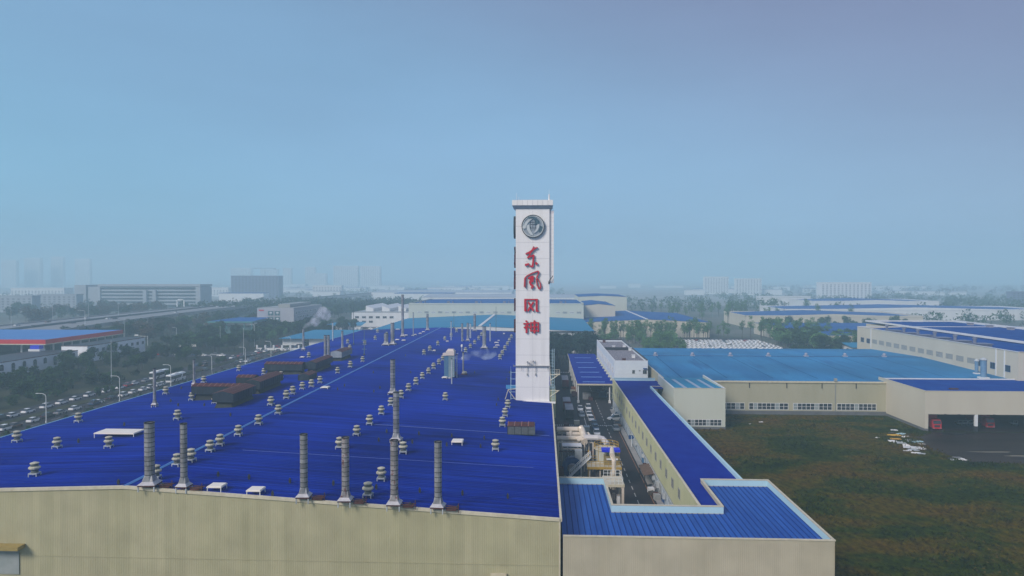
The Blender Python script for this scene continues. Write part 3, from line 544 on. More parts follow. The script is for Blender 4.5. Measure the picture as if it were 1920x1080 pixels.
for px in (1633,1868,1884): p=ray(px,650); y=TX0*p.y/p.x; mb.box(TX0-.12,y-.3,11,TX0,y+.3,TZ-.1)
ob('downpipe',mb,white2,ts)
vent_b=mat('roof_turbine_grey',(0.10,0.12,0.20),(0.2,0.2,0.28),rough=.5,scale=1)
for k,px in enumerate((1663,1695,1721,1753,1791,1828)):
    d_=ray(px,610); yy_=(TX0+4.5)*d_.y/d_.x; p=Vector((TX0+4.5,yy_,TZ-1.1)); o=thing('roof_exhaust','%s grey exhaust pipe from the far end on the press shop roof'%nth(k),'exhaust pipe',p,0,'exhaust pipes on the press shop'); mb=MB(); mb.cyl(0,0,-.5,2.6,.55,8); ob('pipe',mb,vent_b,o); mb=MB(); mb.lathe(0,0,[(.8,2.6),(.8,3.1),(.3,3.4)],8); ob('cap',mb,vent_b,o)
    mb=MB(); d_=ray(px+12,610); q=Vector((TX0+5.5,(TX0+5.5)*d_.y/d_.x,TZ-.9)); o=ob('roof_monitor',mb.box(-2.6,-2.2,-.6,2.6,2.2,.9).box(-3,-2.6,.9,3,2.6,1.1),vent_b,loc=q); tag(o,'%s squat dark monitor from the far end on the press shop roof'%nth(k),'roof vent','squat monitors on the press shop')
# round exhaust unit at its foot
for k,(px0,px1,yt,yb) in enumerate(((1828,1834,677,703),(1839,1849,675,711))):
    p=hit((px0+px1)/2,yb-2,11.1); q=atY((px0+px1)/2,yt,p.y); r=(px1-px0)/2*p.y/FPX
    o=thing('exhaust_tower',['slimmer blue exhaust cylinder standing at the press shop wall','thicker blue exhaust cylinder with pale cap at the press shop wall'][k],'exhaust',(p.x,p.y,11.0)); H=q.z-11
    mb=MB(); mb.cyl(0,0,.5,H,r,12); ob('barrel',mb,mat('exhaust_blue',(0.10,0.20,0.33),(.16,.27,.40),rough=.5,scale=1),o); mb=MB(); mb.lathe(0,0,[(r*1.3,H),(r*1.3,H+.3),(r*.4,H+.8)],12); ob('cap',mb,steel_pale,o); mb=MB(); mb.box(-r*1.4,-r*1.4,0,r*1.4,r*1.4,.5); ob('base',mb,white2,o)
# ================================================================ halls behind
def simple_hall(name,label,cat,X0,X1,Y0,Y1,eave,ridge,xr=None,wm=wall_pale,rm=roof_cyan_x,par=0,rcap=None,axis='y'):
    o=thing(name,label,cat,(0,0,0)); xr=(X0+X1)/2 if xr is None else xr
    mb=MB()
    if axis=='y':
        mb.poly([(X0,Y0,0),(X1,Y0,0),(X1,Y0,eave),(xr,Y0,ridge-.02),(X0,Y0,eave)]); mb.poly([(X0,Y1,0),(X1,Y1,0),(X1,Y1,eave),(xr,Y1,ridge-.02),(X0,Y1,eave)])
        mb.poly([(X0,Y0,0),(X0,Y1,0),(X0,Y1,eave),(X0,Y0,eave)]); mb.poly([(X1,Y0,0),(X1,Y1,0),(X1,Y1,eave),(X1,Y0,eave)])
        ob('wall',mb,wm,o)
        e=.3 if not par else -.3
        for a,b_ in ((X0-e,xr),(xr,X1+e)):
            mb=MB(); za=eave if a<xr and a!=xr else ridge; 
            z0=eave+.02 if a!=xr else ridge+.02; z1=ridge+.02 if a!=xr else eave+.02
            mb.poly([(a,Y0-e,z0),(b_,Y0-e,z1),(b_,Y1+e,z1),(a,Y1+e,z0)]); ob('roof',mb,rm,o)
        if rcap: mb=MB(); mb.box(xr-rcap,Y0,ridge,xr+rcap,Y1,ridge+.3); ob('ridge_cap',mb,white2,o)
    else:
        ym=(Y0+Y1)/2
        mb.box(X0,Y0,0,X1,Y1,eave); ob('wall',mb,wm,o)
        mb=MB(); mb.poly([(X0-.3,Y0-.3,eave+.02),(X1+.3,Y0-.3,eave+.02),(X1+.3,ym,ridge),(X0-.3,ym,ridge)]); mb.poly([(X0-.3,ym,ridge),(X1+.3,ym,ridge),(X1+.3,Y1+.3,eave+.02),(X0-.3,Y1+.3,eave+.02)]); ob('roof',mb,rm,o)
    if par:
        for (a,b_,c,d) in ((X0,Y0,X1,Y0),(X1,Y0,X1,Y1),(X0,Y0,X0,Y1),(X0,Y1,X1,Y1)):
            mb=MB(); mb.box(min(a,c)-.25,min(b_,d)-.25,eave-.1,max(a,c)+.25,max(b_,d)+.25,eave+par); ob('parapet',mb,wm,o)
    return o
h2=simple_hall('rear_hall','pale blue gabled hall joined behind the ultramarine roof, white ridge line','factory building',-105,30.5,404,529,12.2,15.3,-37.5,wm=white2,rm=roof_cyan_x,rcap=.9)
mb=MB(); mb.box(-37.5,403.2,12.0,31.2,403.9,12.6); ob('gutter',mb,dark,h2)
h3=simple_hall('paint_shop','long pale green flat topped hall with a single window row across the centre','factory building',-105,31.5,530,640,23.2,23.8,wm=wall_pale,rm=roof_far,par=.8)
for k in range(24):
    x=-98+k*5.4; 
    if -12<x<6 : continue
    window(h3,'y',x,x+3.3,16.2,17.6,530-.02,4,glass_pale if k%2 else louvre,louvre if k%2 else white2,panepieces=False,fr=.2)
for k in range(6):
    x=-96+k*22; o=ob('roof_vent',MB().box(-1.1,-1,0,1.1,1,1.6).cyl(3.5,0,0,1.6,.5,8),vent_b,loc=(x,532.4,24)); tag(o,'%s small dark vent from the left on the pale green hall'%nth(k),'roof vent','vents on the pale green hall')
simple_hall('store_hall','cream block with blue roof stepping right of the pale green hall','factory building',32,59,560,650,21,22.5,wm=wall_cream,rm=roof_far)
simple_hall('store_hall','pale tall warehouse end behind the wide twin gabled hall','factory building',34,80,655,740,25.5,26.5,wm=wall_pale,rm=roof_far)
simple_hall('twin_gable_hall','wide low hall with twin blue slopes and cream gable behind the poplars','factory building',31.8,123,508,636,11,13.2,77,wm=wall_cream,rm=roof_far,rcap=.8)
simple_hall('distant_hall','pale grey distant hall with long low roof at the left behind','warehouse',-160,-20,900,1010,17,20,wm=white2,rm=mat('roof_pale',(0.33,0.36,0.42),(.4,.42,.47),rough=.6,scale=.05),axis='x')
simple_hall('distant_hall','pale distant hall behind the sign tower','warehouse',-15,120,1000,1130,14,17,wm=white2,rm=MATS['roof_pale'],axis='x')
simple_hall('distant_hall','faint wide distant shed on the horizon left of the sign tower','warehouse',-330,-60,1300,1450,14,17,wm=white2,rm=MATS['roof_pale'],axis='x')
simple_hall('parapet_hall','white parapet hall with a sunken blue roof at the right middle distance','factory building',178,330,608,680,9.5,12,wm=wall_cream,rm=roof_far,par=1.2)
simple_hall('parapet_hall','long pale hall with dashes of windows behind the white parapet hall','factory building',250,520,720,800,10,13,wm=white2,rm=roof_far,par=1.2)
simple_hall('parapet_hall','grey pale hall below the distant apartment block','factory building',330,480,850,930,14,16,wm=white2,rm=roof_far,par=1)
simple_hall('long_hall','low blue hall with white edged roof behind the trees on the right','factory building',166,330,430,545,8.5,10.2,wm=wall_cream,rm=roof_far,axis='x')
sb=thing('second_bay','wide second bay with blue roof and white edge behind the press shop','factory building',(0,0,0))
mb=MB(); mb.box(176,TY1+.1,0,222,380,19.2); ob('wall',mb,wall_cream,sb); mb=MB(); mb.box(210,TY0+2,0,222,TY1,19.2); ob('wall',mb,wall_cream,sb)
mb=MB(); mb.box(176.5,TY0+1,20.02,221.5,380,20.2); ob('roof',mb,MATS['press_roof'],sb)
cope_run(175.8,TY0+1,175.8,380,sb,20.5,L=16,w=.8,m=white2,t=.8); cope_run(222,TY0+1,222,380,sb,20.5,L=16,w=1.0,m=white2,t=.9); cope_run(176.5,380.3,222,380.3,sb,20.5,L=16,w=.8,m=white2,t=.6)
for k in range(9): y=236+k*15; tag(ob('roof_vent',MB().box(-.9,-1.3,0,.9,1.3,1.0).box(-1.2,-1.6,1.0,1.2,1.6,1.2),mat('vent_pinkish',(0.3,.28,.33),rough=.6),None,(216.5,y,20.2)),'%s low vent from the near end along the white edge of the second bay'%nth(k),'roof vent','low vents on the second bay')
o=thing('low_shed','small white open shed with cyan roof behind the assembly hall','shed',(0,0,0)); mb=MB(); mb.box(176,395,0,200,410,4.5); ob('wall',mb,white2,o); mb=MB(); mb.poly([(175,394,4.6),(201,394,4.6),(201,411,6),(175,411,6)]); ob('roof',mb,roof_cyan_x,o)
# ================================================================ west side buildings
o=thing('mono_block','white two storey block with three slanted roof lights left behind','office building',(0,0,0))
X0,X1,Y0,Y1,Z=-170,-118,600,690,12.5
mb=MB(); mb.box(X0,Y0,0,X1,Y1,Z); ob('wall',mb,white2,o); mb=MB(); mb.box(X0+.5,Y0+.5,Z+.004,X1-.5,Y1-.5,Z+.5); ob('roof',mb,louvre,o)
for k in range(3):
    x=X0+8+k*15; mb=MB(); mb.loft([[(x,Y0+18,Z+.5),(x+7,Y0+18,Z+.5),(x+7,Y0+18,Z+3),(x,Y0+18,Z+5.5)],[(x,Y1-6,Z+.5),(x+7,Y1-6,Z+.5),(x+7,Y1-6,Z+3),(x,Y1-6,Z+5.5)]]); ob('roof_light',mb,white2,o)
for r_,z in ((0,7.6),(1,3.6)):
    for k in range(6):
        x=X0+3+k*6.2
        if k<3 or r_==0: window(o,'y',x,x+3.6,z,z+2,Y0-.02,2,glass,louvre,panepieces=False,fr=.2)
for k in range(9): y=Y0+5+k*9; window(o,'x',y,y+4,7.6,9.6,X1+.02,2,glass,louvre,out=1,panepieces=False,fr=.2)
# grey laboratory block
o=thing('grey_office','grey office block with six glazed openings and a patterned side wall','office building',(0,0,0))
X0,X1,Y0,Y1,Z=-237,-206,556,628,18.6
mb=MB(); mb.box(X0,Y0,0,X1,Y1,Z); ob('wall',mb,mat('stone_grey',(0.36,0.36,0.40),(.42,.42,.45),rough=.7,scale=.1),o); mb=MB(); mb.box(X0+.5,Y0+.5,Z+.003,X1-.5,Y1-.5,Z+.2); mb.box(X0+14,Y0+10,Z+.2,X0+24,Y1-10,Z+3); ob('roof',mb,louvre,o)
for i in range(2):
    for j in range(3):
        x=X0+9+i*5.6; z=2.6+j*4.8; f=window(o,'y',x,x+5,z,z+4.2,Y0-.02,2,mat('glass_teal',(0.05,.13,.16),rough=.15,spec=.6),louvre,'window',-1,1,.35)
        mb=MB(); mb.box(x+1.6,Y0-.25,z+2,x+3.6,Y0-.14,z+3); ob('white_panel',mb,white2,f)  # plain white panel in front of each glazed opening
for j in range(4):
    for k in range(15):
        y=Y0+4+k*4.4; z=1.5+j*3.9
        window(o,'x',y,y+rg.choice((1.6,2.4,3.2)),z+rg.uniform(0,.6),z+2.6,X1+.02,1,rg.choice((glass,MATS['glass_teal'])),white2,'window',1,1,.3,False)
mb=MB(); mb.box(X0+1.6,Y0-.2,16.3,X0+5.8,Y0-.01,17.2); ob('sign_letters',mb,red,o)
# glasshouse-like pavilion
o=thing('green_pavilion','open green framed pavilion with a flat blue roof among trees','pavilion',(0,0,0))
green=mat('frame_green',(0.06,.19,.19),(.08,.24,.23),rough=.5,scale=.3)
mb=MB(); mb.poly([(-262,522,9.8),(-226,522,9.8),(-226,555,11),(-252,555,11)]); ob('roof',mb,roof_far,o); mb=MB(); mb.box(-262,521.5,8.6,-226,522,9.8); mb.box(-226,522,8.6,-225.6,555,9.8); ob('fascia',mb,green,o)
for x in (-261,-254,-247,-240,-233,-227): mb=MB(); mb.box(x-.3,522.3,0,x+.3,522.8,8.6); ob('post',mb,green,o)
mb=MB(); mb.box(-260,526,0,-228,526.4,6); ob('screen_wall',mb,mat('teal_panel',(0.08,.16,.16),rough=.6),o)
# long cyan roofed bicycle shed
o=thing('cyan_shed','low white shed with long cyan roof beside the hall eave','shed',(0,0,0))
mb=MB(); mb.poly([(-171.5,434,4.6),(-128,434,4.6),(-122,478,7),(-162,478,7)]); ob('roof',mb,roof_cyan_x,o); mb=MB(); mb.box(-169.5,437,0,-156,437.3,4.3); mb.box(-169.5,437.3,0,-169.2,474,4.3); mb.box(-152,437,0,-128,437.3,4.3); ob('wall',mb,white2,o)
o=thing('cyan_shed','small farther shed with cyan roof and white side among trees','shed',(0,0,0))
mb=MB(); mb.poly([(-184,566,3.6),(-152,566,3.6),(-154,590,5.2),(-180,590,5.2)]); ob('roof',mb,roof_cyan_x,o); mb=MB(); mb.box(-183,567,0,-153,568,3.4); ob('wall',mb,white2,o)
# long civic building
o=thing('civic_building','long grey civic building with stepped horizontal window bands beyond the flyover','civic building',(0,0,0))
cm=mat('civic_grey',(0.30,0.32,0.36),(.36,.38,.42),rough=.7,scale=.03)
a=atY(189,533,960); b_=atY(374,531,960); Z=a.z
mb=MB(); mb.box(a.x,962,0,b_.x,990,Z-3); ob('wall',mb,mat('civic_glass',(0.08,.12,.16),(.12,.17,.20),rough=.4,scale=.03),o)
for j in range(6): 
    z=4+j*(Z-8)/5.2; mb=MB(); mb.box(a.x,958,z,b_.x,962,z+2.2); ob('floor_band',mb,cm,o)
mb=MB(); mb.box(a.x-2,956,Z-3,b_.x+3,992,Z); ob('roof',mb,cm,o)
l=atY(143,537,960); mb=MB(); mb.box(l.x,956,0,l.x+17,990,Z-1); ob('end_block',mb,cm,o); mb=MB(); mb.box(l.x+20,956.5,0,a.x+1,990,Z-3.5); ob('end_block',mb,cm,o); mb=MB(); mb.box(b_.x-4,956.5,0,b_.x+2.9,990,Z-3.5); ob('end_block',mb,cm,o)
m_=atY(270,560,958); 
for dx in (0,14): mb=MB(); mb.box(m_.x+dx,955,0,m_.x+dx+5,958,Z-8); ob('entrance_pier',mb,cm,o)
for k,(px0,px1,y0,Yd,bh,lab,mt_) in enumerate(((0,60,556,820,0,'low pale flat block at the far left edge beyond the flyover trees',3),(70,143,553,900,0,'low pale block with window rows left of the long civic building',3),(20,120,541,1250,0,'faint stepped roofs on the far left skyline',0),
    (433,522,518,1350,0,'solid mauve grey slab block on the skyline left of centre',1),(586,640,536,1500,0,'low pale greenish block behind the flyover',0),(376,428,540,1500,0,'low pale buildings right of the civic building',0),
    (530,546,503,2300,0,'slim faint tower between slab block and apartments',0),(572,591,501,2300,0,'faint narrow tower left of the twin apartment slabs',0),(591,612,513,2200,0,'faint lower block leaning on the narrow tower',0),
    (625,671,499,2100,0,'left one of the faint twin apartment slabs',2),(675,713,499.5,2100,0,'right one of the faint twin apartment slabs',2),(1321,1366,519.5,1750,0,'left one of two pale apartment slabs at right',2),(1380,1428,523,1650,0,'right one of two pale apartment slabs at right',2),
    (1540,1634,530.5,1250,0,'broad pale apartment block with vertical window bays on the right',2),(1898,1960,548,1150,0,'dark block cut by the right picture edge',1),(1425,1520,557,1050,0,'long grey hall wall below the pale apartments',0),(432,470,503,2400,0,'faint unfinished tower behind the mauve slab block',0),(488,520,505,2450,0,'faint tower under the crane behind the mauve slab',0),
    (2,30,488,2300,0,'faint high tower at the far left edge',0),(45,75,484,2350,0,'second faint high tower from the far left edge',0),(95,118,482,2400,0,'third faint high tower at the left',0),(140,168,486,2350,0,'faint high tower above the civic building end',0))):
    Yd=Yd*1.15 if Yd>2000 else Yd; a=atY(px0,y0,Yd); b_=atY(px1,y0,Yd); m_=[white2,mat('slab_mauve',(0.10,.10,.17),(.12,.12,.19),rough=.6,scale=.02),white2,cm][mt_]
    o=thing('apartment_block' if mt_==2 else 'distant_block',lab,'apartment block' if mt_==2 else 'building',(a.x,Yd,0)); W=b_.x-a.x; D=max(14,W*.25)
    mb=MB(); mb.box(0,0,0,W,D,a.z); ob('wall',mb,m_,o); mb=MB(); mb.box(-.5,-.5,a.z,W+.5,D+.5,a.z+1.2); ob('roof',mb,m_,o)
    if a.z>18:
        n=max(3,int(W/6.5))
        wbm=glass_pale if mt_!=1 else glass
        for i in range(n):
            x=W*(i+.5)/n; mb=MB(); zz=3
            while zz<a.z-3: mb.box(x-1.5,-.25,zz,x+1.5,-.01,zz+1.7); zz+=3.2
            tag(ob('window_column',mb,mat('far_window',(0.12,.14,.18),rough=.4) if mt_!=1 else glass,o))
# crane
a=atY(497,503,2750); o=thing('tower_crane','faint tower crane with long jib above the mauve slab block','crane',(a.x,2750,0)); mb=MB(); mb.box(-1,-1,0,1,1,a.z+2); ob('mast',mb,dark,o); mb=MB(); mb.box(-48,-1,a.z-1.2,46,1,a.z+1.4); ob('jib',mb,dark,o); mb=MB(); mb.box(36,-2,a.z-5,46,2,a.z-1.3); ob('counterweight',mb,dark,o)
# ================================================================ sign tower
TWY=178.0
a=atY(967,750,TWY); b_=atY(1030,750,TWY); tx0,tx1=a.x,b_.x; TW=tx1-tx0; ztop=atY(998,388,TWY).z; zcap=atY(998,375,TWY).z
tw=thing('sign_tower','tall white sign tower with round metal emblem and four red characters','tower',(tx0,TWY,0))
TD=7.5
mb=MB(); mb.box(0,0,11,TW,TD,ztop+.3); ob('shaft',mb,white,tw)
# faint cladding joints
mb=MB(); z=16
while z<ztop-1: mb.box(-.012,-.012,z,TW+.012,-.002,z+.06); z+=4.2
mb.box(TW*.5,-.013,12,TW*.5+.03,-.003,ztop-1); ob('cladding_joints',mb,mat('joint_grey',(0.46,.45,.46),rough=.6),tw)
# crown: flared soffit and a ring of square panels
mb=MB(); O=.9
mb.loft([[(0,0,ztop-.6),(TW,0,ztop-.6),(TW,TD,ztop-.6),(0,TD,ztop-.6)],[(-.35,-.35,ztop-.25),(TW+.35,-.35,ztop-.25),(TW+.35,TD+.35,ztop-.25),(-.35,TD+.35,ztop-.25)],[(-O,-O,ztop+.3),(TW+O,-O,ztop+.3),(TW+O,TD+O,ztop+.3),(-O,TD+O,ztop+.3)]]); ob('soffit',mb,mat('soffit_grey',(0.30,.38,.46),(.36,.44,.5),rough=.5,scale=1),tw)
mb=MB(); mb.box(-O+.08,-O+.08,ztop+.3,TW+O-.08,TD+O-.08,ztop+1.5); mb.box(.3,.3,ztop+1.5,TW-.3,TD-.3,ztop+1.9); ob('crown_core',mb,mat('joint_grey2',(0.42,.42,.45),rough=.6),tw)
n=8; q=(TW+2*O)/n
pm=MB().box(0,-.08,.06,q-.06,0,1.42).mesh('crown_panel',[white])
for i in range(n):
    ob('crown_panel',pm,None,tw,(-O+i*q+.03,-O+.07,ztop+.3)); ob('crown_panel',pm,None,tw,(-O+i*q+.03,TD+O+.01,ztop+.3))
q2=(TD+2*O)/7; pm2=MB().box(-.08,0,.06,0,q2-.06,1.42).mesh('crown_panel',[white])
for i in range(7): ob('crown_panel',pm2,None,tw,(-O+.07,-O+i*q2+.03,ztop+.3)); ob('crown_panel',pm2,None,tw,(TW+O+.01,-O+i*q2+.03,ztop+.3))
mb=MB(); mb.tube([(0.2,0.1,ztop+1.5),(0.2,.1,ztop+3.6)],.04,5); mb.tube([(.8,.1,ztop+1.5),(.8,.1,ztop+2.6)],.04,5); ob('antenna',mb,white2,tw)
mb=MB(); mb.lathe(TW-.1,.4,[(.42,ztop+1.5),(.20,ztop+2.1),(.17,ztop+3.3),(.04,ztop+3.35),(.02,ztop+4.6)],8); ob('antenna',mb,white,tw)
# lift shaft clad in square panels on the right flank
zl=atY(1034,531,TWY).z; zs=ztop-.9
mb=MB(); mb.box(TW+.004,.5,zl,TW+1.15,5,zs); ob('side_shaft',mb,mat('side_white',(0.74,.68,.68),rough=.6),tw)
sp=MB().box(0,-.05,.03,.54,0,.94).mesh('side_panel',[white]); k=0; z=zl+.05
while z+1<zs:
    ob('side_panel',sp,None,tw,(TW+.03,.5,z)); ob('side_panel',sp,None,tw,(TW+.60,.5,z)); z+=1.0
mb=MB(); mb.tube([(TW-.1,-.15,zl+.6),(TW+.9,-.2,zl+1.9)],.10,5); mb.box(TW-.3,-.4,zl-.2,TW+.1,-.01,zl+.5); ob('flood_lamp_arm',mb,dark,tw)
# maintenance ledge with lamps
zg=atY(998,686,TWY).z
mb=MB(); mb.box(-.7,-.5,zg-.12,TW+.3,-.02,zg+.06)
for x in (-.6,1.5,3.0,5.2,TW+.1): mb.tube([(x,-.45,zg),(x,-.45,zg-1.2 if x>1 else zg+.5)],.045,5)
for x in (3.1,3.6,4.0,4.6,5.2): mb.tube([(x,-.4,zg+.06),(x,-.4,zg+1.2+.3*math.sin(x*5))],.05,5)
mb.box(2.9,-.55,zg+.9,3.3,-.3,zg+1.2); mb.box(4.4,-.55,zg+1.1,4.8,-.3,zg+1.4); mb.box(3.5,-.5,zg+.5,4.2,-.3,zg+.6); ob('lamp_ledge',mb,mat('ledge_grey',(0.22,.22,.24),rough=.5),tw)
mb=MB(); mb.tube([(3.0,-.3,zg),(3.0,-.3,zg-2)],.05,5); mb.cyl(3.0,-.3,zg-2.5,zg-2,.14,6); mb.tube([(5.2,-.3,zg),(5.2,-.3,zg-2)],.05,5); mb.cyl(5.2,-.3,zg-2.5,zg-2,.14,6); mb.tube([(TW-.4,-.3,zg),(TW-.4,-.3,zg-1.1)],.05,5); ob('hanging_lamp',mb,louvre,tw)
# service ladders and frames both sides, base curb
mb=MB()
for (x,z0,z1) in ((-1.3,12.6,zg-1.5),(TW+.75,9,26),(TW+1.25,9,26)):
    for yy in (0.2,1.2): mb.tube([(x,yy,z0),(x,yy,z1)],.06,5)
z=13
while z<zg-1.5: mb.tube([(-1.3,.2,z),(0,.2,z)],.05,4); mb.tube([(-1.3,1.2,z),(-1.3,.2,z+1.6)],.04,4); z+=1.7
z=9.5
while z<26: mb.tube([(TW+.75,.2,z),(TW+1.25,.2,z)],.04,4); mb.tube([(TW,.6,z),(TW+.75,.6,z)],.04,4); z+=.8
ob('service_ladder',mb,mat('ladder_pale',(0.45,.62,.68),rough=.5),tw)
mb=MB()
mb.tube([(-.02,.3,12.0),(-2.9,.3,12.3)],.12,5); mb.tube([(-2.9,.3,12.3),(-2.0,.3,15.3)],.10,5); mb.tube([(-2.0,.3,15.3),(0,.3,15.5)],.12,5); mb.tube([(-2.0,.3,15.2),(-.1,.3,12.7)],.10,5)
for z_ in (19.2,15.0): mb.tube([(TW+.2,.3,z_-1.5),(TW+2.3,.3,z_)],.14,5); mb.tube([(TW,.3,z_+.1),(TW+2.6,.3,z_+.1)],.12,5)
mb.box(TW+1.2,.1,19.2,TW+2.8,2.5,19.35)
for x in (1.3,2.0,2.7): mb.tube([(TW+x,.2,19.3),(TW+x,.2,20.6)],.05,4)
mb.tube([(TW+1.3,.2,20.6),(TW+2.7,.2,20.6)],.05,4); mb.tube([(TW+1.3,.2,20.0),(TW+2.7,.2,20.0)],.04,4); ob('side_frame',mb,coping,tw)
mb=MB(); mb.box(-1.7,-.6,11.9,TW+.1,-.02,12.45); mb.box(TW+.1,-.9,11.9,TW+1.6,-.02,12.3); ob('base_curb',mb,white,tw)
mb=MB(); mb.box(TW+.05,.4,8,TW+1.7,TD,15.3); ob('base_annex',mb,wall_olive,tw)
mb=MB(); mb.box(-2.6,.8,15.5,-.02,1.0,16.4); mb.box(-2.6,.8,15.4,-.02,2.4,15.5); ob('side_platform',mb,mat('platform_blue',(0.06,.25,.5),rough=.5),tw)
# signs: strokes are bars with round ends, each a little prouder than the last
def strokes(spec, sx, sz, ox, oy, name, mats_, thick=.36):
    cy_=oy
    mb=MB(); lay=0
    for pts,wd in spec:
        w2=[v_*(1.32 if cy_<600 else 1.04) for v_ in ([wd]*len(pts) if not isinstance(wd,(list,tuple)) else list(wd))]
        P=[((x-ox)*sx,-(y-oy)*sz) for x,y in pts]
        for i in range(len(P)-1):
            (x0,z0),(x1,z1)=P[i],P[i+1]; L=math.hypot(x1-x0,z1-z0) or 1; ux,uz=(x1-x0)/L,(z1-z0)/L; h0=w2[i]*sx/2; h1=w2[i+1]*sx/2
            t_=-thick-lay*.004; lay+=1
            q=[(x0-uz*h0,z0+ux*h0),(x0-ux*h0*.6,z0-uz*h0*.6),(x0+uz*h0,z0-ux*h0),(x1+uz*h1,z1-ux*h1),(x1+ux*h1*.6,z1+uz*h1*.6),(x1-uz*h1,z1+ux*h1)]
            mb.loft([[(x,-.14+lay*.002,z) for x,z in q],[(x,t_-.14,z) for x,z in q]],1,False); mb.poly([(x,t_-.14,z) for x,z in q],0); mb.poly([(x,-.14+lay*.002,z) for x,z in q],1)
    return mb
K=1/6.0*TWY/FPX      # metres per pixel of the enlarged crop (6x) at the tower's distance
CH=[('dong',[([(95,128),(150,104),(185,72),(226,54)],[10,20,14,9]),([(158,98),(186,42)],[12,6]),([(150,108),(138,140),(112,172)],[14,11,8]),([(112,172),(185,140)],[9,14]),([(183,140),(178,215),(170,272)],[16,14,18]),([(170,272),(148,264),(128,252)],[16,10,6]),([(92,252),(132,236)],[22,9]),([(204,222),(220,241)],[12,22])],157),
 ('feng_old',[([(78,494),(82,440),(84,400),(110,372),(160,345),(215,325),(232,320),(242,334),(225,380),(214,420),(222,470),(240,515),(252,520),(264,492),(254,450),(228,404),(212,385)],[9,9,10,9,9,10,11,11,9,9,9,11,11,11,9,8,7]),([(128,402),(165,385),(186,388)],[20,24,16]),([(160,395),(172,425),(140,442)],[26,26,22]),([(140,442),(152,470)],[18,16]),([(152,470),(176,490),(158,512)],[18,20,14]),([(96,400),(92,510)],[3,3])],420),
 ('feng_new',[([(80,638),(230,638)],13),([(90,645),(90,768)],24),([(217,645),(217,764)],22),([(210,768),(240,770)],13),([(124,668),(180,764)],[17,20]),([(180,668),(118,768)],[18,20])],703),
 ('shen',[([(96,878),(112,892)],18),([(70,912),(136,908)],14),([(126,912),(76,958)],[15,14]),([(103,925),(103,1012)],21),([(120,936),(136,958)],13),([(152,898),(152,996)],15),([(146,900),(243,900)],13),([(236,898),(236,1000)],17),([(152,946),(238,946)],11),([(152,990),(240,990)],13),([(193,876),(193,1016)],21)],945)]
cxp=157; chz={}
for nm,sp_,cy in CH:
    px,py=970+cxp/6,455+cy/6; p=atY(px,py,TWY)
    mb=strokes(sp_,K,K,cxp,cy,'character',red); me=mb.mesh('character',[red,mat('letter_return_shade',(0.055,.006,.015),rough=.5)])  # side faces dark maroon: the shade on them is put into the colour
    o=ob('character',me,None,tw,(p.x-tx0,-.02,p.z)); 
    mb=MB()
    for dx in (-1.2,1.2): 
        for dz in (-1.2,1.2): mb.box(dx-.04,-.3,dz-.04,dx+.04,0,dz+.04)
    ob('stand_off',mb,louvre,o)
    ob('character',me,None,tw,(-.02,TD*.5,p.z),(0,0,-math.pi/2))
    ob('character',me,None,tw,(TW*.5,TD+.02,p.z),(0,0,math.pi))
# small caption signs edge-on on the west flank
for py in (588,634,672):
    p=atY(964,py,TWY); 
# emblem
ep=atY(999.5,424.5,TWY); ER=21.5*TWY/FPX
def disc(mb,r0,r1,y0,y1,n=40):
    A=[(math.cos(2*math.pi*i/n),math.sin(2*math.pi*i/n)) for i in range(n)]
    for i in range(n):
        a0,a1=A[i],A[(i+1)%n]
        q=[(a0[0]*r0,y1,a0[1]*r0),(a0[0]*r1,y1,a0[1]*r1),(a1[0]*r1,y1,a1[1]*r1),(a1[0]*r0,y1,a1[1]*r0)]; mb.poly(q)
        for r in (r0,r1):
            if r>0: mb.poly([(a0[0]*r,y0,a0[1]*r),(a1[0]*r,y0,a1[1]*r),(a1[0]*r,y1,a1[1]*r),(a0[0]*r,y1,a0[1]*r)])
    return mb
E=145.0; es=ER/E
def ep_poly(mb,pts,y0,y1):
    P=[((x-942)*es,-(y-570)*es) for x,y in pts]; n=len(mb.v)
    return mb.loft([[(x,y0,z) for x,z in P],[(x,y1,z) for x,z in P]])
metal_d=mat('emblem_grey',(0.34,.36,.39),(.42,.44,.46),rough=.35,metal=.5,scale=.8); metal_w=mat('emblem_silver',(0.55,.56,.54),(.66,.65,.62),rough=.3,metal=.3,scale=1); metal_b=mat('emblem_dark',(0.07,.12,.15),(.10,.16,.19),rough=.35,metal=.4,scale=1)
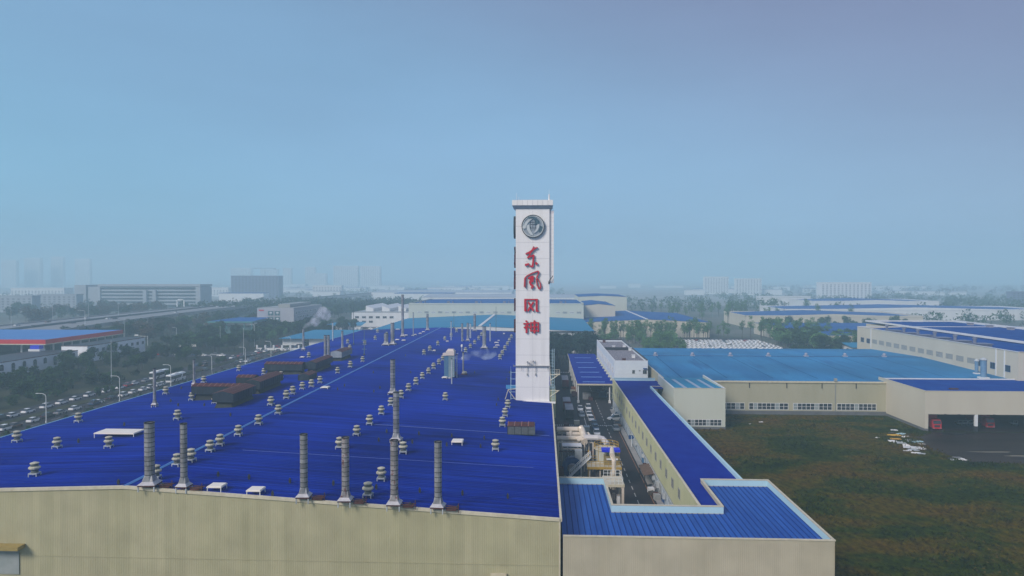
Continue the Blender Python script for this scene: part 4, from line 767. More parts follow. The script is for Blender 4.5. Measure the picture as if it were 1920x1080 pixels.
def emblem(loc,rz):
    e=ob('emblem',disc(MB(),0.001,ER*.93,-.1,-.30),metal_d,tw,loc,(0,0,rz))
    ob('rim',disc(MB(),ER*.95,ER,-.02,-.62),dark,e); ob('inner_rim',disc(MB(),ER*.86,ER*.93,-.30,-.5),metal_w,e)
    mb=MB(); ep_poly(mb,[(812,602),(822,560),(848,515),(880,488),(938,470),(905,500),(875,530),(858,562),(848,598)],-.31,-.62); ob('swallow',mb,metal_w,e)
    mb=MB(); ep_poly(mb,[(858,572),(866,612),(885,648),(915,680),(950,690),(936,664),(915,628),(900,590),(893,552),(876,548)],-.31,-.60); ob('swallow',mb,metal_w,e)
    mb=MB(); ep_poly(mb,[(1022,540),(1020,580),(1003,620),(978,646),(955,655),(972,628),(986,596),(992,552)],-.31,-.61); ob('swallow',mb,metal_w,e)
    mb=MB(); ep_poly(mb,[(870,462),(905,448),(950,450),(990,470),(1022,505),(1020,535),(990,548),(950,545),(975,525),(965,500),(940,478),(905,468)],-.31,-.58); ob('wing',mb,metal_b,e)
    mb=MB(); ep_poly(mb,[(1028,560),(1062,575),(1055,625),(1022,650),(1010,630),(1026,600)],-.31,-.45); ob('wing',mb,metal_b,e)
    mb=MB()
    for x in (915,940,965): mb.tube([((x-942)*es,-.34,-(500-570)*es),((x-942)*es*1.3,-.34,-(560-570)*es),((x-942)*es*.9,-.34,-(625-570)*es)],.045,4)
    for y in (520,545,590): mb.tube([((895-942)*es,-.36,-(y-570)*es),((990-942)*es,-.36,-(y-570)*es)],.045,4)
    ob('globe_lines',mb,dark,e)
emblem((ep.x-tx0,-.02,ep.z),0); emblem((-.02,TD*.5,ep.z),-math.pi/2); emblem((TW*.5,TD+.02,ep.z),math.pi)
# ================================================================ rooftop ventilators
v0=thing('roof_ventilator','x','ventilator',(0,0,-50),0,'mushroom ventilators on the ultramarine roof')
mb=MB(); mb.box(-.75,-.75,.25,.75,.75,.42)
for sx in (-1,1):
    for sy in (-1,1): mb.box(sx*.68-.07,sy*.68-.07,-.15,sx*.68+.07,sy*.68+.07,.25)
ob('base_frame',mb,steel_pale,v0)
ob('throat',MB().lathe(0,0,[(.62,.42),(.60,.75),(.82,.95)],12),vent_dark,v0)
ob('bowl',MB().lathe(0,0,[(.82,.95),(.98,1.05),(.98,1.22),(.72,1.38)],12),vent_cream,v0)
ob('neck',MB().lathe(0,0,[(.66,1.38),(.66,1.75)],12),vent_dark,v0)
ob('cap',MB().lathe(0,0,[(.74,1.75),(.74,1.84),(.3,1.97)],12),vent_cream,v0)
index()
ROWS=[('ventilator from the front standing along the pale ridge line',[(292,887),(332,863),(358,855),(394,837),(412.5,826),(447,808),(485,788),(522,769),(508,753),(537,741),(549,733),(567,724),(584,720),(600,712.5),(633,695),(657,684),(680,674)]),
('ventilator from the front on the west slope left of the rusty penthouses',[(65,881),(107,831),(204,830),(32,820),(147,784),(333,779),(311,733),(382,712.5),(448,690.6)]),
('ventilator from the front beside the rusty penthouses',[(403,750),(360,744),(527,703),(495,697),(579,666)]),
('far ventilator on the west slope beyond the penthouses',[(656,652),(684,643),(652,640.6),(703.5,634),(725,627),(708,621)]),
('ventilator from the front in the diagonal middle row',[(690,920),(715,890),(756,841),(637,832),(669,808),(693,788.5),(715,770),(733,754),(752,740),(766,727),(780,715.6),(792,705),(803.5,696),(813,687),(823,679),(830,672),(873,657),(882,649),(890,642),(897.5,634),(903,627)]),
('ventilator from the front in the short row left of the filter plant',[(795,661),(806,654),(821,644),(834,635),(846,628),(856,620)]),
('ventilator from the back in the row running up to the sign tower',[(959,631),(955,638),(951.5,645),(946.5,653),(942,662),(937.5,670)]),
('ventilator standing near the foot of the sign tower',[(952,758),(947,774),(942,792),(929,836),(835,744)])]
for lab,pts in ROWS:
    for i,(px,py) in enumerate(pts):
        p=rhit(px,py); p=rhit(px, py+0.95*FPX/p.y*.95)
        o_=dup(v0,(p.x,p.y,p.z+.1),rg.uniform(-.15,.15),'cream %s %s'%(nth(i),lab),None); k_=rg.uniform(.95,1.05); o_.scale=(.80*k_,.80*k_,k_)
for o in list(kids(v0)): bpy.data.objects.remove(o)
bpy.data.objects.remove(v0)
# ================================================================ stacks
def stack(px,yt,yb,wpx,label,group='steel chimneys on the ultramarine roof',seg=1.0,m=steel,base=True,segs=True,n=14,dirt=None):
    p=rhit(px,yb); q=atY(px,yt,p.y); r=max(.07,wpx/2*p.y/FPX); H=q.z-p.z
    o=thing('chimney_stack',label,'chimney',(p.x,p.y,p.z),rg.uniform(-.1,.1),group)
    z=0
    if base:
        b=r*1.75; lg=MB().box(-.08,-.08,-.3,.08,.08,.42).mesh('base_leg',[steel_pale])
        for sx in (-1,1):
            for sy in (-1,1): ob('base_leg',lg,None,o,(sx*(b-.1),sy*(b-.1),0))
        ob('base_box',MB().box(-b,-b,.42,b,b,.62),rust,o)
        ob('skirt',MB().loft([[(-b*1.05,-b*1.05,.62),(b*1.05,-b*1.05,.62),(b*1.05,b*1.05,.62),(-b*1.05,b*1.05,.62)],[(-r,-r,1.05),(r,-r,1.05),(r,r,1.05),(-r,r,1.05)]]),mat('skirt_pale',(0.52,.50,.52),(.40,.38,.40),rough=.5,scale=2),o)
        z=1.0
        ob('transition',MB().loft([[(math.copysign(min(abs(math.cos(a_))*1.42,1),math.cos(a_))*r*1.12,math.copysign(min(abs(math.sin(a_))*1.42,1),math.sin(a_))*r*1.12,z) for a_ in [2*math.pi*(i+.5)/12 for i in range(12)]],[(math.cos(a_)*r,math.sin(a_)*r,z+.9) for a_ in [2*math.pi*(i+.5)/12 for i in range(12)]]]),m,o); z+=.9
    if segs:
        k=max(2,round((H-z)/(seg*.62))); h=(H-z)/k
        mats_=[m,m,dirt or m]
        me=MB().lathe(0,0,[(r,0),(r*.985,h-.10),(r*1.05,h-.10),(r*1.05,h-.02),(r*.985,h-.02)],n).mesh('stack_section',[m]); me2=None
        md=MB().lathe(0,0,[(r*1.06,-.05),(r*1.06,.02)],n).mesh('flange_band',[dark])
        for i in range(k):
            s=ob('stack_section',me,None,o,(0,0,z+i*h)); 
            if wpx>9: ob('flange_band',md,None,s,(0,0,0))
        mb=MB(); mb.lathe(0,0,[(r*1.02,H-.02),(r*1.08,H+.12),(r*.9,H+.12),(r*.9,H-.3)],n,cap=False); mb.lathe(0,0,[(r*.9,H-.28),(r*.88,H-.27)],n); ob('rim',mb,dark,o)
    else:
        ob('pipe',MB().lathe(0,0,[(r,0),(r,H)],8),m,o); ob('rim',MB().lathe(0,0,[(r*1.3,H-.25),(r*1.3,H)],8),dark,o)
    return o,p,H,r
steel_rusty=mat('galvanised_rusty',(0.23,.20,.20),(.33,.31,.31),rough=.5,metal=.35,scale=1.4,rnd=.25,c3=(.16,.05,.05),contrast=(.35,.55))
FR=[(281,793,914,18.5,'thick ringed steel chimney on the front edge near the ridge, widest and leftmost of six',steel),(345,795,918,13,'slim ringed steel chimney on the front edge, right beside the widest one',steel),(570,815,937,14.5,'ringed steel chimney on the front edge, third of six from the left',steel),
 (648,821,944,14.5,'ringed steel chimney on the front edge with dark top, fourth of six',steel_rusty),(739.5,826,951,15,'rust stained ringed chimney on the front edge, in line with the taller one behind',steel_rusty),(821.5,829,956,14.5,'rightmost ringed steel chimney on the front edge of the roof',steel)]
for px,yt,yb,wp,lab,m_ in FR:
    o,p,H,r=stack(px,yt,yb,wp,lab,'ringed chimneys along the front edge',1.05,m_)
    mb=MB(); b=r*1.9
    for dy in (-.3,.5): mb.tube([(b,dy,.5),(b+1.9,dy,.35)],.06,5)
    mb.tube([(b+1.9,-.3,-.2),(b+1.9,-.3,1.1)],.05,5); mb.box(b+.2,-.5,.1,b+1.6,.6,.3); ob('rod_bracket',mb,rust,o)
    mb=MB(); mb.cyl(0,0,0,.3,.28,8); 
FS=[(736.5,675,740,9.5,'tall slender ringed chimney with square foot in the middle of the roof',1),(743,736,829,12,'tall ringed chimney directly behind the rust stained front one',1),(290,692,763,5.5,'thin pale chimney standing alone near the west eave',1),(364,675,724,4.5,'thin chimney at the west eave behind the first penthouse',1),
(569,617,657,4,'thin steaming chimney near the west eave beyond the penthouses',1),(610,629,674,5.5,'left one of two chimneys joined by a lattice',1),(616,629,674,5,'right one of two chimneys joined by a lattice',1),(624,604,639,2.5,'needle thin white chimney near the far west eave',0),(642,621,657,4.2,'dark square topped chimney behind the pale penthouse',1),
(736,606,647,7.5,'broad ringed chimney left of the ridge in the far field',1),(724,625,648,8,'short stout dark chimney beside the broad ringed one',1),(755,553,632,5,'tallest chimney of the far field rising over the white hall',1),(775,586,630,2,'thin grey pipe right of the tallest far chimney',0),(801.5,589,620,4.5,'ringed chimney at the far end of the ridge',1),
(846,602,638,1.8,'thin pole chimney with collars right of the ridge',0),(866.7,607,640,3.8,'chimney with pale foot right of the ridge in the far field',1),(877,606,640,4.2,'dark chimney paired next to the one with pale foot',1),(882,607,634,3,'faint chimney behind the dark pair',1),(890,589,621,4.6,'pale ringed chimney at the rear edge of the roof',1),
(908,613,654,7,'stout ringed chimney with rusty bands near the rear edge',1),(919,606,640,2.2,'thin pale pipe right of the stout rear chimney',0),(868.5,660,702,3.2,'chimney with small fan platform right of the filter plant',0),(847,672,720,2.4,'thin smoking pipe in front of the filter plant',0),(856.5,664,708,2.2,'thin grey pipe at the right side of the filter plant',0)]
SP={}
for px,yt,yb,wp,lab,sg in FS:
    SP[px]=stack(px,yt,yb,wp,lab,'steel chimneys further back on the roof',1.6 if wp<9 else 1.3,steel if wp>3 else steel_pale,base=wp>=4,segs=bool(sg),n=10)
# masts
for px,yt,yb,lab in ((663,575,646,'dark slender mast on the west part of the roof'),(683,621,666,'greenish mast with cross bars right of the dark one'),(851,585,615,'thin mast right of the ridge at the rear edge'),(930,575,622,'thin mast standing at the white rear wall')):
    p=rhit(px,yb); q=atY(px,yt,p.y); o=thing('roof_mast',lab,'mast',p,0,'lightning masts on the roof'); ob('pole',MB().cyl(0,0,-.1,q.z-p.z,.16,6,r1=.09),mat('mast_green',(0.10,.17,.17),rough=.5),o); ob('foot',MB().cyl(0,0,-.1,.5,.4,6),dark,o)
    if px==683: ob('cross_bar',MB().box(-.9,-.1,5.5,.9,.1,5.8).box(-.9,-.1,2.2,.9,.1,2.4),MATS['mast_green'],o)
# lattice between the twin chimneys
(o1,p1,H1,r1),(o2,p2,H2,r2)=SP[610],SP[616]; mb=MB(); z=1.2
while z<H1-.5: mb.tube([p1+Vector((0,0,z)),p2+Vector((0,0,z+.5))],.10,4); z+=1.05
tag(ob('chimney_lattice',mb,dark),'dark lattice braces between the twin chimneys','brace frame')
# ---------------- filter plant
p=rhit(843,709); o=thing('filter_plant','tall louvred filter plant with cream hood amid the roof, thin smoking pipe in front','filter unit',p); q=atY(843,659,p.y); H=q.z-p.z; Wd=21*p.y/FPX
ob('casing',MB().box(-Wd/2,0,.3,-Wd*.1,3.2,H-1.2),mat('filter_teal',(0.05,.13,.24),(.08,.18,.30),rough=.5,scale=.7),o)
z=.4; 
while z<H-1.4: ob('louvre_tier',MB().loft([[(-Wd*.1+.01,-.1,z),(Wd*.42,-.1,z),(Wd*.42,2.8,z),(-Wd*.1+.01,2.8,z)],[(-Wd*.1+.01,.25,z+.62),(Wd*.40,.25,z+.62),(Wd*.40,2.6,z+.62),(-Wd*.1+.01,2.6,z+.62)]]),mat('louvre_teal',(0.16,.24,.30),(.22,.3,.34),rough=.5,scale=1),o); z+=.66
ob('hood',MB().box(-Wd*.32,-.3,H-1.2,Wd*.42,3.3,H+.1).loft([[(-Wd*.25,-.2,H+.1),(Wd*.38,-.2,H+.1),(Wd*.38,3,H+.1),(-Wd*.25,3,H+.1)],[(-Wd*.2,.6,H+.6),(Wd*.3,.6,H+.6),(Wd*.3,2.4,H+.6),(-Wd*.2,2.4,H+.6)]]),mat('hood_cream',(0.66,.56,.50),rough=.5),o)
ob('hood',MB().box(-Wd*.62,-.2,H-1.3,-Wd*.33,2.2,H-.6),MATS['hood_cream'],o)
ob('foot_frame',MB().box(-Wd*.7,-.8,-.1,Wd*.1,.2,.3),white2,o)
ob('bracket_arm',MB().tube([(Wd*.42,1,H-.9),(Wd*.75,1,H-.8)],.1,5),steel_pale,o)
for px,py,lab in ((870,702,'small fan unit on a rusty frame right of the filter plant'),(852,703,'low rusty duct box at the foot of the filter plant')):
    p=rhit(px,py); f=thing('fan_unit',lab,'fan unit',p); ob('frame',MB().box(-1,-.7,-.1,1,.7,.25),rust,f); ob('housing',MB().lathe(.2,0,[(.7,.25),(.85,.6),(.6,1.0)],10),vent_cream if px==870 else rust,f)
for px,py,lab in ((866,655,'small white capped riser above the smoke'),(868,680,'slim white capped riser below the smoke')):
    p=rhit(px,py+4); f=thing('white_riser',lab,'vent pipe',p); ob('pipe',MB().cyl(0,0,-.1,1.9,.18,8),steel_pale,f); ob('cap',MB().lathe(0,0,[(.42,1.9),(.42,2.7),(.2,2.9)],8),white,f)
# ---------------- white hatches and slabs
def slab(px0,px1,py0,py1,lab,hgt=.7):
    a=rhit(px0,py1+hgt*FPX/95*0); p=rhit((px0+px1)/2,(py0+py1)/2+.5); k=p.y/FPX; wd=(px1-px0)*k*.85; 
    o=thing('roof_hatch',lab,'roof hatch',(p.x,p.y,p.z),0,'white hatches on the ultramarine roof')
    dp=max(.9,min(5.5,(py1-py0)*k/0.2*0.75)); ob('cover',MB().box(-wd/2,-dp/2,hgt-.15,wd/2,dp/2,hgt).box(-wd/2+.1,-dp/2+.1,hgt,wd/2-.1,dp/2-.1,hgt+.08),mat('hatch_cream',(0.80,.74,.66),rough=.5),o)
    mb=MB()
    for sx in (-1,1):
        for sy in (-1,1): mb.box(sx*(wd/2-.1)-.05,sy*(dp/2-.1)-.05,-.4,sx*(wd/2-.1)+.05,sy*(dp/2-.1)+.05,hgt-.15)
    ob('legs',mb,white2,o)
slab(178,271,811,821,'long cream roof slab on short legs behind the widest front chimney',.8)
for i,(px,py,wd,h,lab) in enumerate(((407,918,34,7,'left one of two square cream hatches on the front edge'),(480,925,33,7,'right one of two square cream hatches on the front edge'),(858,832,25,6,'lone cream hatch right of the rearmost ringed chimney row'),(610,728,17,4,'small white box just right of the ridge line'),
 (745,637.6,8,2.4,'white hatch left one of a close pair by the broad far chimney'),(757,638.7,8,2,'white hatch right one of a close pair by the broad far chimney'),(761,629,7,2,'white hatch at the foot of the tallest far chimney'),(746,618,9,1.6,'white hatch on the far west slope near the rear edge'),(774,629.6,5,1.6,'left tiny white hatch by the thin grey pipe'),(779,628,5,1.6,'right tiny white hatch by the thin grey pipe'),
 (788,625.6,6,1.6,'tiny white hatch before the ridge end'),(794,622.8,6,1.6,'tiny white hatch nearest the ridge end'),(839,640.5,5,2,'tiny white hatch by the short ventilator row, farther one'),(814,658,6,2,'tiny white hatch by the short ventilator row, nearer one'),(867.5,639,6,2,'white foot plate beside the far chimney pair'),
 (931,643,9,1.8,'upper white slab in the stack of three by the tower'),(932.5,648,9,1.8,'middle white slab in the stack of three by the tower'),(929,652,9,1.8,'lowest white slab in the stack of three by the tower'),(935,639,4,1.6,'tiny white hatch above the stack of three slabs'),(945,626,4,1.6,'tiny white hatch near the white rear wall'),(834,709,11,3,'white plate at the foot of the filter plant'),(567,670.5,9,2.2,'small white hatch behind the farthest dark penthouse'))):
    slab(px-wd/2,px+wd/2,py-h/2,py+h/2,lab,.7 if i<3 else .45)
# ---------------- penthouse monitors
def monitor(x0,x1,y0,y1,axis,lab,body=1.85,foot=1.2,side=None,zz=None):
    cx,cy=(x0+x1)/2,(y0+y1)/2; z=roofz(cx) if zz is None else zz; o=thing('roof_penthouse',lab,'roof monitor',(cx,cy,z),0,'barn like roof monitors'); hx,hy=(x1-x0)/2,(y1-y0)/2; side=side or slate
    if foot>0: ob('base',MB().loft([[(-hx+.2,-hy+.3,-.3),(hx-.2,-hy+.3,-.3),(hx-.2,hy-.3,-.3),(-hx+.2,hy-.3,-.3)],[(-hx+.75,-hy+.75,foot+.01),(hx-.75,-hy+.75,foot+.01),(hx-.75,hy-.75,foot+.01),(-hx+.75,hy-.75,foot+.01)]]),darkbase,o)
    ob('body',MB().box(-hx,-hy,foot,hx,hy,foot+body),side,o)
    t=foot+body; L=hx if axis=='x' else hy; Wd=hy if axis=='x' else hx; n=max(3,round(2*L/1.35)); q=2*L/n
    P=(lambda a,b,z_:(a,b,z_)) if axis=='x' else (lambda a,b,z_:(b,a,z_))
    mb=MB(); mb.poly([P(-L,-Wd,t),P(-L,Wd,t),P(-L,0,t+.5)]); mb.poly([P(L,-Wd,t),P(L,Wd,t),P(L,0,t+.5)]); ob('gable',mb,side,o)
    rm=MB(); 
    for s in (-1,1): rm.poly([P(0,s*(Wd+.15),0-.02),P(q*.90,s*(Wd+.15),-.02),P(q*.90,0,.55),P(0,0,.55)])
    rm=rm.mesh('roof_sheet',[rust]); bm=MB()
    for s in (-1,1): bm.poly([P(0,s*(Wd+.16),0.06),P(.14,s*(Wd+.16),.06),P(.14,0,.63),P(0,0,.63)])
    bm=bm.mesh('roof_batten',[mat('batten_pink',(0.30,.13,.11),rough=.6)]); fm=MB()
    for s in (-1,1): 
        if axis=='x': fm.box(-.06,s*Wd-.05,foot,.06,s*Wd+.05,t)
        else: fm.box(s*Wd-.05,-.06,foot,s*Wd+.05,.06,t)
    fm=fm.mesh('side_post',[darkbase])
    for i in range(n):
        l=(-L+i*q,0,t) if axis=='x' else (0,-L+i*q,t); ob('roof_sheet',rm,None,o,l); ob('roof_batten',bm,None,o,l); l2=(l[0],l[1],0); ob('side_post',fm,None,o,l2)
    return o
monitor(-85.5,-71.6,162.2,165.4,'x','nearest long dark penthouse running west from its twin, rusty red roof',1.95,1.35)
monitor(-71.2-3.6,-70.0,151,163.2,'y','nearest penthouse pointing at the viewer with slatted dark side and rusty roof',1.95,1.35)
monitor(-75.2,-71.4,169,184.5,'y','second dark penthouse pointing away, just behind the nearest pair',1.95,1.35)
monitor(-80.5,-75.6,175.5,178.6,'x','short stub penthouse joined to the second one',2.1,1.4)
monitor(-85,-73.2,204.5,208.5,'x','long dark penthouse further back running across the slope, rusty roof',1.95,1.35)
monitor(-73,-69.6,206,223,'y','dark penthouse meeting the long one further back at its right end',1.95,1.35)
monitor(-69.6,-66.5,191,198,'y','small low rusty roofed box in front of the farther penthouses',1.5,.05)
monitor(-74.5,-70.4,236,249,'y','pale grey penthouse with rusty roof standing apart to the right',1.95,1.35,slate_lt)
monitor(-7.2,-1.6,139,142.6,'x','dark rusty roofed monitor by the east eave in front of the tower',1.7,.25,vent_dark)
# ---------------- snow posts
SNAG=[(467,899),(543.6,906),(625,910.5),(705.5,917.5),(787,924),(867,929),(725,812),(785.5,816),(847,820),(908,824),(710,828),(773,832),(837.5,837),(901,840),(233,799),(147,830.5),(222,909),(409,894),(432,781),(305.5,916),(320,754),(334,762),(340,730),(383,762),(455,707),(633,732),(646,725),(701,736),(712.5,729),(931,761),(934,751),(950,712.5),(955,700),(511,931),(682,945),(769,952),(858,958),(952,935),(890,700),(760,668),(700,700),(770,700)]
ps=sorted([rhit(a,b) for a,b in SNAG],key=lambda v:v.y)
pm=MB().box(-.09,-.09,-.1,.09,.09,.95).box(-.16,-.12,.3,.16,.12,.75).mesh('anchor_post',[dark])
for i,p in enumerate(ps):
    tag(ob('anchor_post',pm,None,None,p-Vector((0,0,.15))),'short black anchor post standing on the ultramarine roof, %s counted from the front edge'%nth(i),'anchor post','black anchor posts on the roof')
# stray white bits at eave
# ================================================================ vehicles
def car_kind(name, m, L=4.6, W=1.85, H=1.48, boot=True):
    o=thing(name,'x','car',(0,0,-60)); h=W/2
    # body: lofted cross sections from rear to nose (length along +y)
    def sec(y,zb,zt,hw): return [(-hw,y,zb),(hw,y,zb),(hw*1.0,y,(zb+zt)/2),(hw*.93,y,zt),(-hw*.93,y,zt),(-hw,y,(zb+zt)/2)]
    a=L/2
    ob('body',MB().loft([sec(-a,.35,.80,h*.88),sec(-a+.15,.25,.92,h*.97),sec(-a*.4,.22,.95,h),sec(a*.35,.22,.93,h),sec(a*.8,.25,.80,h*.96),sec(a,.35,.62,h*.82)]),m,o)
    cr=[(-a*(.80 if boot else .95),.92),(-a*.52,H),(a*.10,H),(a*.48,.90)]
    ob('roof',MB().box(-h*.70,-a*.50,H-.04,h*.70,a*.08,H+.015),m,o)
    g=MB(); hw0,hw1=h*.92,h*.72
    g.loft([[(-hw0,cr[0][0],.93),(hw0,cr[0][0],.93),(hw0,cr[3][0],.91),(-hw0,cr[3][0],.91)],[(-hw1,cr[1][0],H-.03),(hw1,cr[1][0],H-.03),(hw1,cr[2][0],H-.03),(-hw1,cr[2][0],H-.03)]]); ob('windows',g,glass,o)
    wm=MB().loft([[( -.11,.33*math.cos(t_),.33+.33*math.sin(t_)) for t_ in [2*math.pi*i/10 for i in range(10)]],[(.11,.33*math.cos(t_),.33+.33*math.sin(t_)) for t_ in [2*math.pi*i/10 for i in range(10)]]]).mesh('wheel',[black])
    for sx in (-1,1):
        for y in (-a*.58,a*.60): ob('wheel',wm,None,o,(sx*(h-.06),y,0))
    lm=MB().box(-.2,-.03,-.08,.2,.03,.08).mesh('headlight',[glass_pale])
    for sx in (-1,1): ob('headlight',lm,None,o,(sx*h*.58,a*.955,.66))
    tm=MB().box(-.2,-.03,-.08,.2,.03,.08).mesh('tail_light',[red])
    for sx in (-1,1): ob('tail_light',tm,None,o,(sx*h*.62,-a*.985,.76))
    return o
CARS=[car_kind('parked_car',CARP[i]) for i in range(6)]; SUVS=[car_kind('parked_car',CARP[i],4.7,1.9,1.72,False) for i in range(6)]
index()
CN=['white','silver','black','red','blue grey','brown']
def put(kind,i,loc,rz,label,group,name=None):
    o=dup((CARS if kind==0 else SUVS)[i],loc,rz,label,group)
    if name: o.name=name
    return o
# far lane and near lane of the avenue, from the photograph left to right
far=[(24,778,0),(53,769,0),(87.5,761,0),(115.6,754,0),(142.7,747,0),(169,740,0),(198,732,0),(224,724.6,0),(253,716.7,0),(273,711.5,1),(5,783,2),(240,720,3)]
near=[(10,801,0),(63.5,786,0),(142,764.6,0),(184,753,0),(232,738.5,0),(251,732,0),(269,729,0),(282,725,0),(304,719,0),(28,793,5),(91.7,778,2),(114.6,769,1),(177,761,4),(210,744,2),(296,722.5,0)]
for row,nm,xx,rz in ((far,'far lane',-169.5,0),(near,'near lane',-157.2,0)):
    row=sorted(row)
    for i,(px,py,c) in enumerate(row):
        d=ray(px,py+3); y=xx*d.y/d.x
        put(int((i*7)%3==0),c,(xx+rg.uniform(-.25,.25),y,.02),rz+rg.uniform(-.02,.02),'%s car, %s from the left picture edge in the %s of the avenue'%(CN[c],nth(i),nm),'cars queued on the avenue')
j=0
for y in range(318,470,8):
    for xx in (-169.5,-165.0 if y>365 else -173.4,-157.2,-155 if y>340 else -160.4):
        if rg.random()<.55 and not (xx<-165 and y<326):
            c=rg.choice((0,0,1,2,3,4,5,2)); j+=1
            put(rg.randint(0,1),c,(xx+rg.uniform(-.3,.3),y+rg.uniform(-1,1),.02),rg.choice((0,math.pi)),'%s car in the dense traffic beyond the coaches, %s counting up the avenue'%(CN[c],nth(j-1)),'dense traffic up the avenue')
for i in range(9):
    c=(0,1,0,4,5,0,2,3,0)[i]; put(i%2,c,(-181-i*5.5,376+(i%2)*3.5,.02),math.pi/2,'%s car on the side street, %s from the avenue corner'%(CN[c],nth(i)),'cars on the side street')
def coach(loc,label):
    o=thing('coach',label,'coach',loc,0,'white coaches on the avenue'); L,W,H=11.5,2.55,3.35
    ob('body',MB().loft([[(-W/2,-L/2,.35),(W/2,-L/2,.35),(W/2,L/2,.35),(-W/2,L/2,.35)],[(-W/2,-L/2-.1,1.5),(W/2,-L/2-.1,1.5),(W/2,L/2,1.5),(-W/2,L/2,1.5)]]),CARP[0],o)
    ob('window_band',MB().box(-W/2+.01,-L/2,1.5,W/2-.01,L/2-.1,2.75),glass,o)
    ob('windscreen',MB().box(-W/2+.06,-L/2-.14,1.1,W/2-.06,-L/2-.02,2.9),glass,o)
    ob('roof',MB().loft([[(-W/2,-L/2-.05,2.76),(W/2,-L/2-.05,2.76),(W/2,L/2,2.76),(-W/2,L/2,2.76)],[(-W/2+.2,-L/2+.1,H),(W/2-.2,-L/2+.1,H),(W/2-.2,L/2-.1,H),(-W/2+.2,L/2-.1,H)]]),CARP[0],o)
    ob('air_conditioner',MB().box(-.7,-2,H,.7,1,H+.2),white2,o)
    for y in (-3.6,1.0): ob('swoosh_panel',MB().loft([[(W/2+.005,y,.5),(W/2+.02,y+.9,.5),(W/2+.02,y+2.6,2.7),(W/2+.005,y+1.9,2.7)],[(W/2+.03,y,.5),(W/2+.03,y+.9,.5),(W/2+.03,y+2.6,2.7),(W/2+.03,y+1.9,2.7)]]),CARP[0] if y>0 else dark,o)
    for sx in (-1,1):
        for y in (-3.6,3.2): ob('wheel',MB().loft([[(sx*W/2*.88,y+.5*math.cos(t_),.5+.5*math.sin(t_)) for t_ in [2*math.pi*i/10 for i in range(10)]],[(sx*W/2*1.01,y+.5*math.cos(t_),.5+.5*math.sin(t_)) for t_ in [2*math.pi*i/10 for i in range(10)]]]),black,o)
d=ray(330,722); coach((-157.3,-157.3*d.y/d.x,.02),'white coach with dark window band in the near lane, nearest the factory'); d=ray(299,708); coach((-169.5,-169.5*d.y/d.x,.02),'white coach behind the other one in the far lane')
# cars inside the factory yard
for (px,py,k,c,rz,lab) in ((1088,767,0,0,math.pi,'white car alone at the head of the short row before the canopy'),(1103,765,1,0,math.pi,'white car at the head of the longer row before the canopy'),(1103.5,773,0,0,math.pi,'white car second in the longer row before the canopy'),(1105,778,0,0,math.pi,'white car third in the longer row before the canopy'),(1108.5,786,0,0,math.pi,'white car fourth in the longer row before the canopy'),
 (1091,779,0,1,math.pi,'silver grey car behind the white one in the short row'),(1114,795.5,0,4,math.pi,'dark blue car ahead of another in the longer row'),(1117,803,0,4,math.pi,'second dark blue car in the longer row'),(1119,812.5,0,0,math.pi,'white car at the near end of the longer row'),
 (1153,785,1,0,R(105),'white car parked aslant by the link wall, nearer of two'),(1160,779,1,0,R(110),'white car parked aslant by the link wall, farther of two'),(1155,804,0,1,math.pi,'silver car driving by the link wall with dark glass'),(1158,796,0,5,math.pi,'dark red brown car just beyond the silver one')):
    p=hit(px,py,.4); put(k,c,(p.x,p.y,.016),rz,lab,'cars in the factory yard')
# viaduct traffic
for (px,py,c) in ((32,610.5,0),(63,613,5),(90,604,5),(137,606,2),(163,597,0),(203,598,0),(216,598,2),(243,591,0),(330,586,0),(408,575,0),(455,569,2),(500,566,0)):
    p=hit(px,py,10.4); put(0,c,(p.x,p.y,10.22),0,'%s car on the flyover deck at %d metres beyond the viewer'%(CN[c],round(p.y)) if False else '%s car driving on the flyover, %s from the left edge of it'%(CN[c],nth([32,63,90,137,163,203,216,243,330,408,455,500].index(px))),'cars on the flyover','moving_car')
# the new car lot: rows of white cars beyond the assembly hall
me_c=MB(); 
def lowcar():
    mb=MB(); mb.loft([[(-.88,-2.2,.3),(.88,-2.2,.3),(.9,2.2,.3),(-.9,2.2,.3)],[(-.82,-2.2,.9),(.82,-2.2,.9),(.82,2.1,.8),(-.82,2.1,.8)]],0); mb.loft([[(-.8,-1.7,.9),(.8,-1.7,.9),(.8,1.1,.88),(-.8,1.1,.88)],[(-.66,-1.1,1.45),(.66,-1.1,1.45),(.66,.2,1.45),(-.66,.2,1.45)]],0); mb.box(-.84,-1.25,.96,.84,.75,1.33,1)
    return mb
lots=[lowcar().mesh('lot_car',[CARP[c],glass]) for c in (0,0,0,1,3)]
for r_ in range(8):
    y=428+r_*6.6
    for k in range(22):
        x=88+k*2.75+(r_%2)*.5
        if rg.random()<.1 or (x-86)/ (y-420+30) > 2.6: continue
        tag(ob('lot_car',lots[rg.choice((0,0,1,2,3,4)) if k%6==0 else 0],None,None,(x,y,.05),(0,0,R(28)+rg.uniform(-.04,.04))),'white new car in the %s row of the storage lot, %s from its left end'%(nth(r_),nth(k)),'car','new cars in the storage lot')
sheet('storage_lot',rect(84,423,152,502),.03,asphalt)
for k in range(26):
    x=-170+k*3.2+rg.uniform(-.6,.6); y=560+rg.choice((0,7,14))+rg.uniform(-1,1)
    tag(ob('lot_car',lots[0],None,None,(x,y,.05),(0,0,rg.uniform(0,.6))),'white vehicle parked below the three roof light block, %s from the left'%nth(k),'car','white vehicles below the roof light block')
for o in CARS+SUVS:
    for c in kids(o): bpy.data.objects.remove(c)
    bpy.data.objects.remove(o)
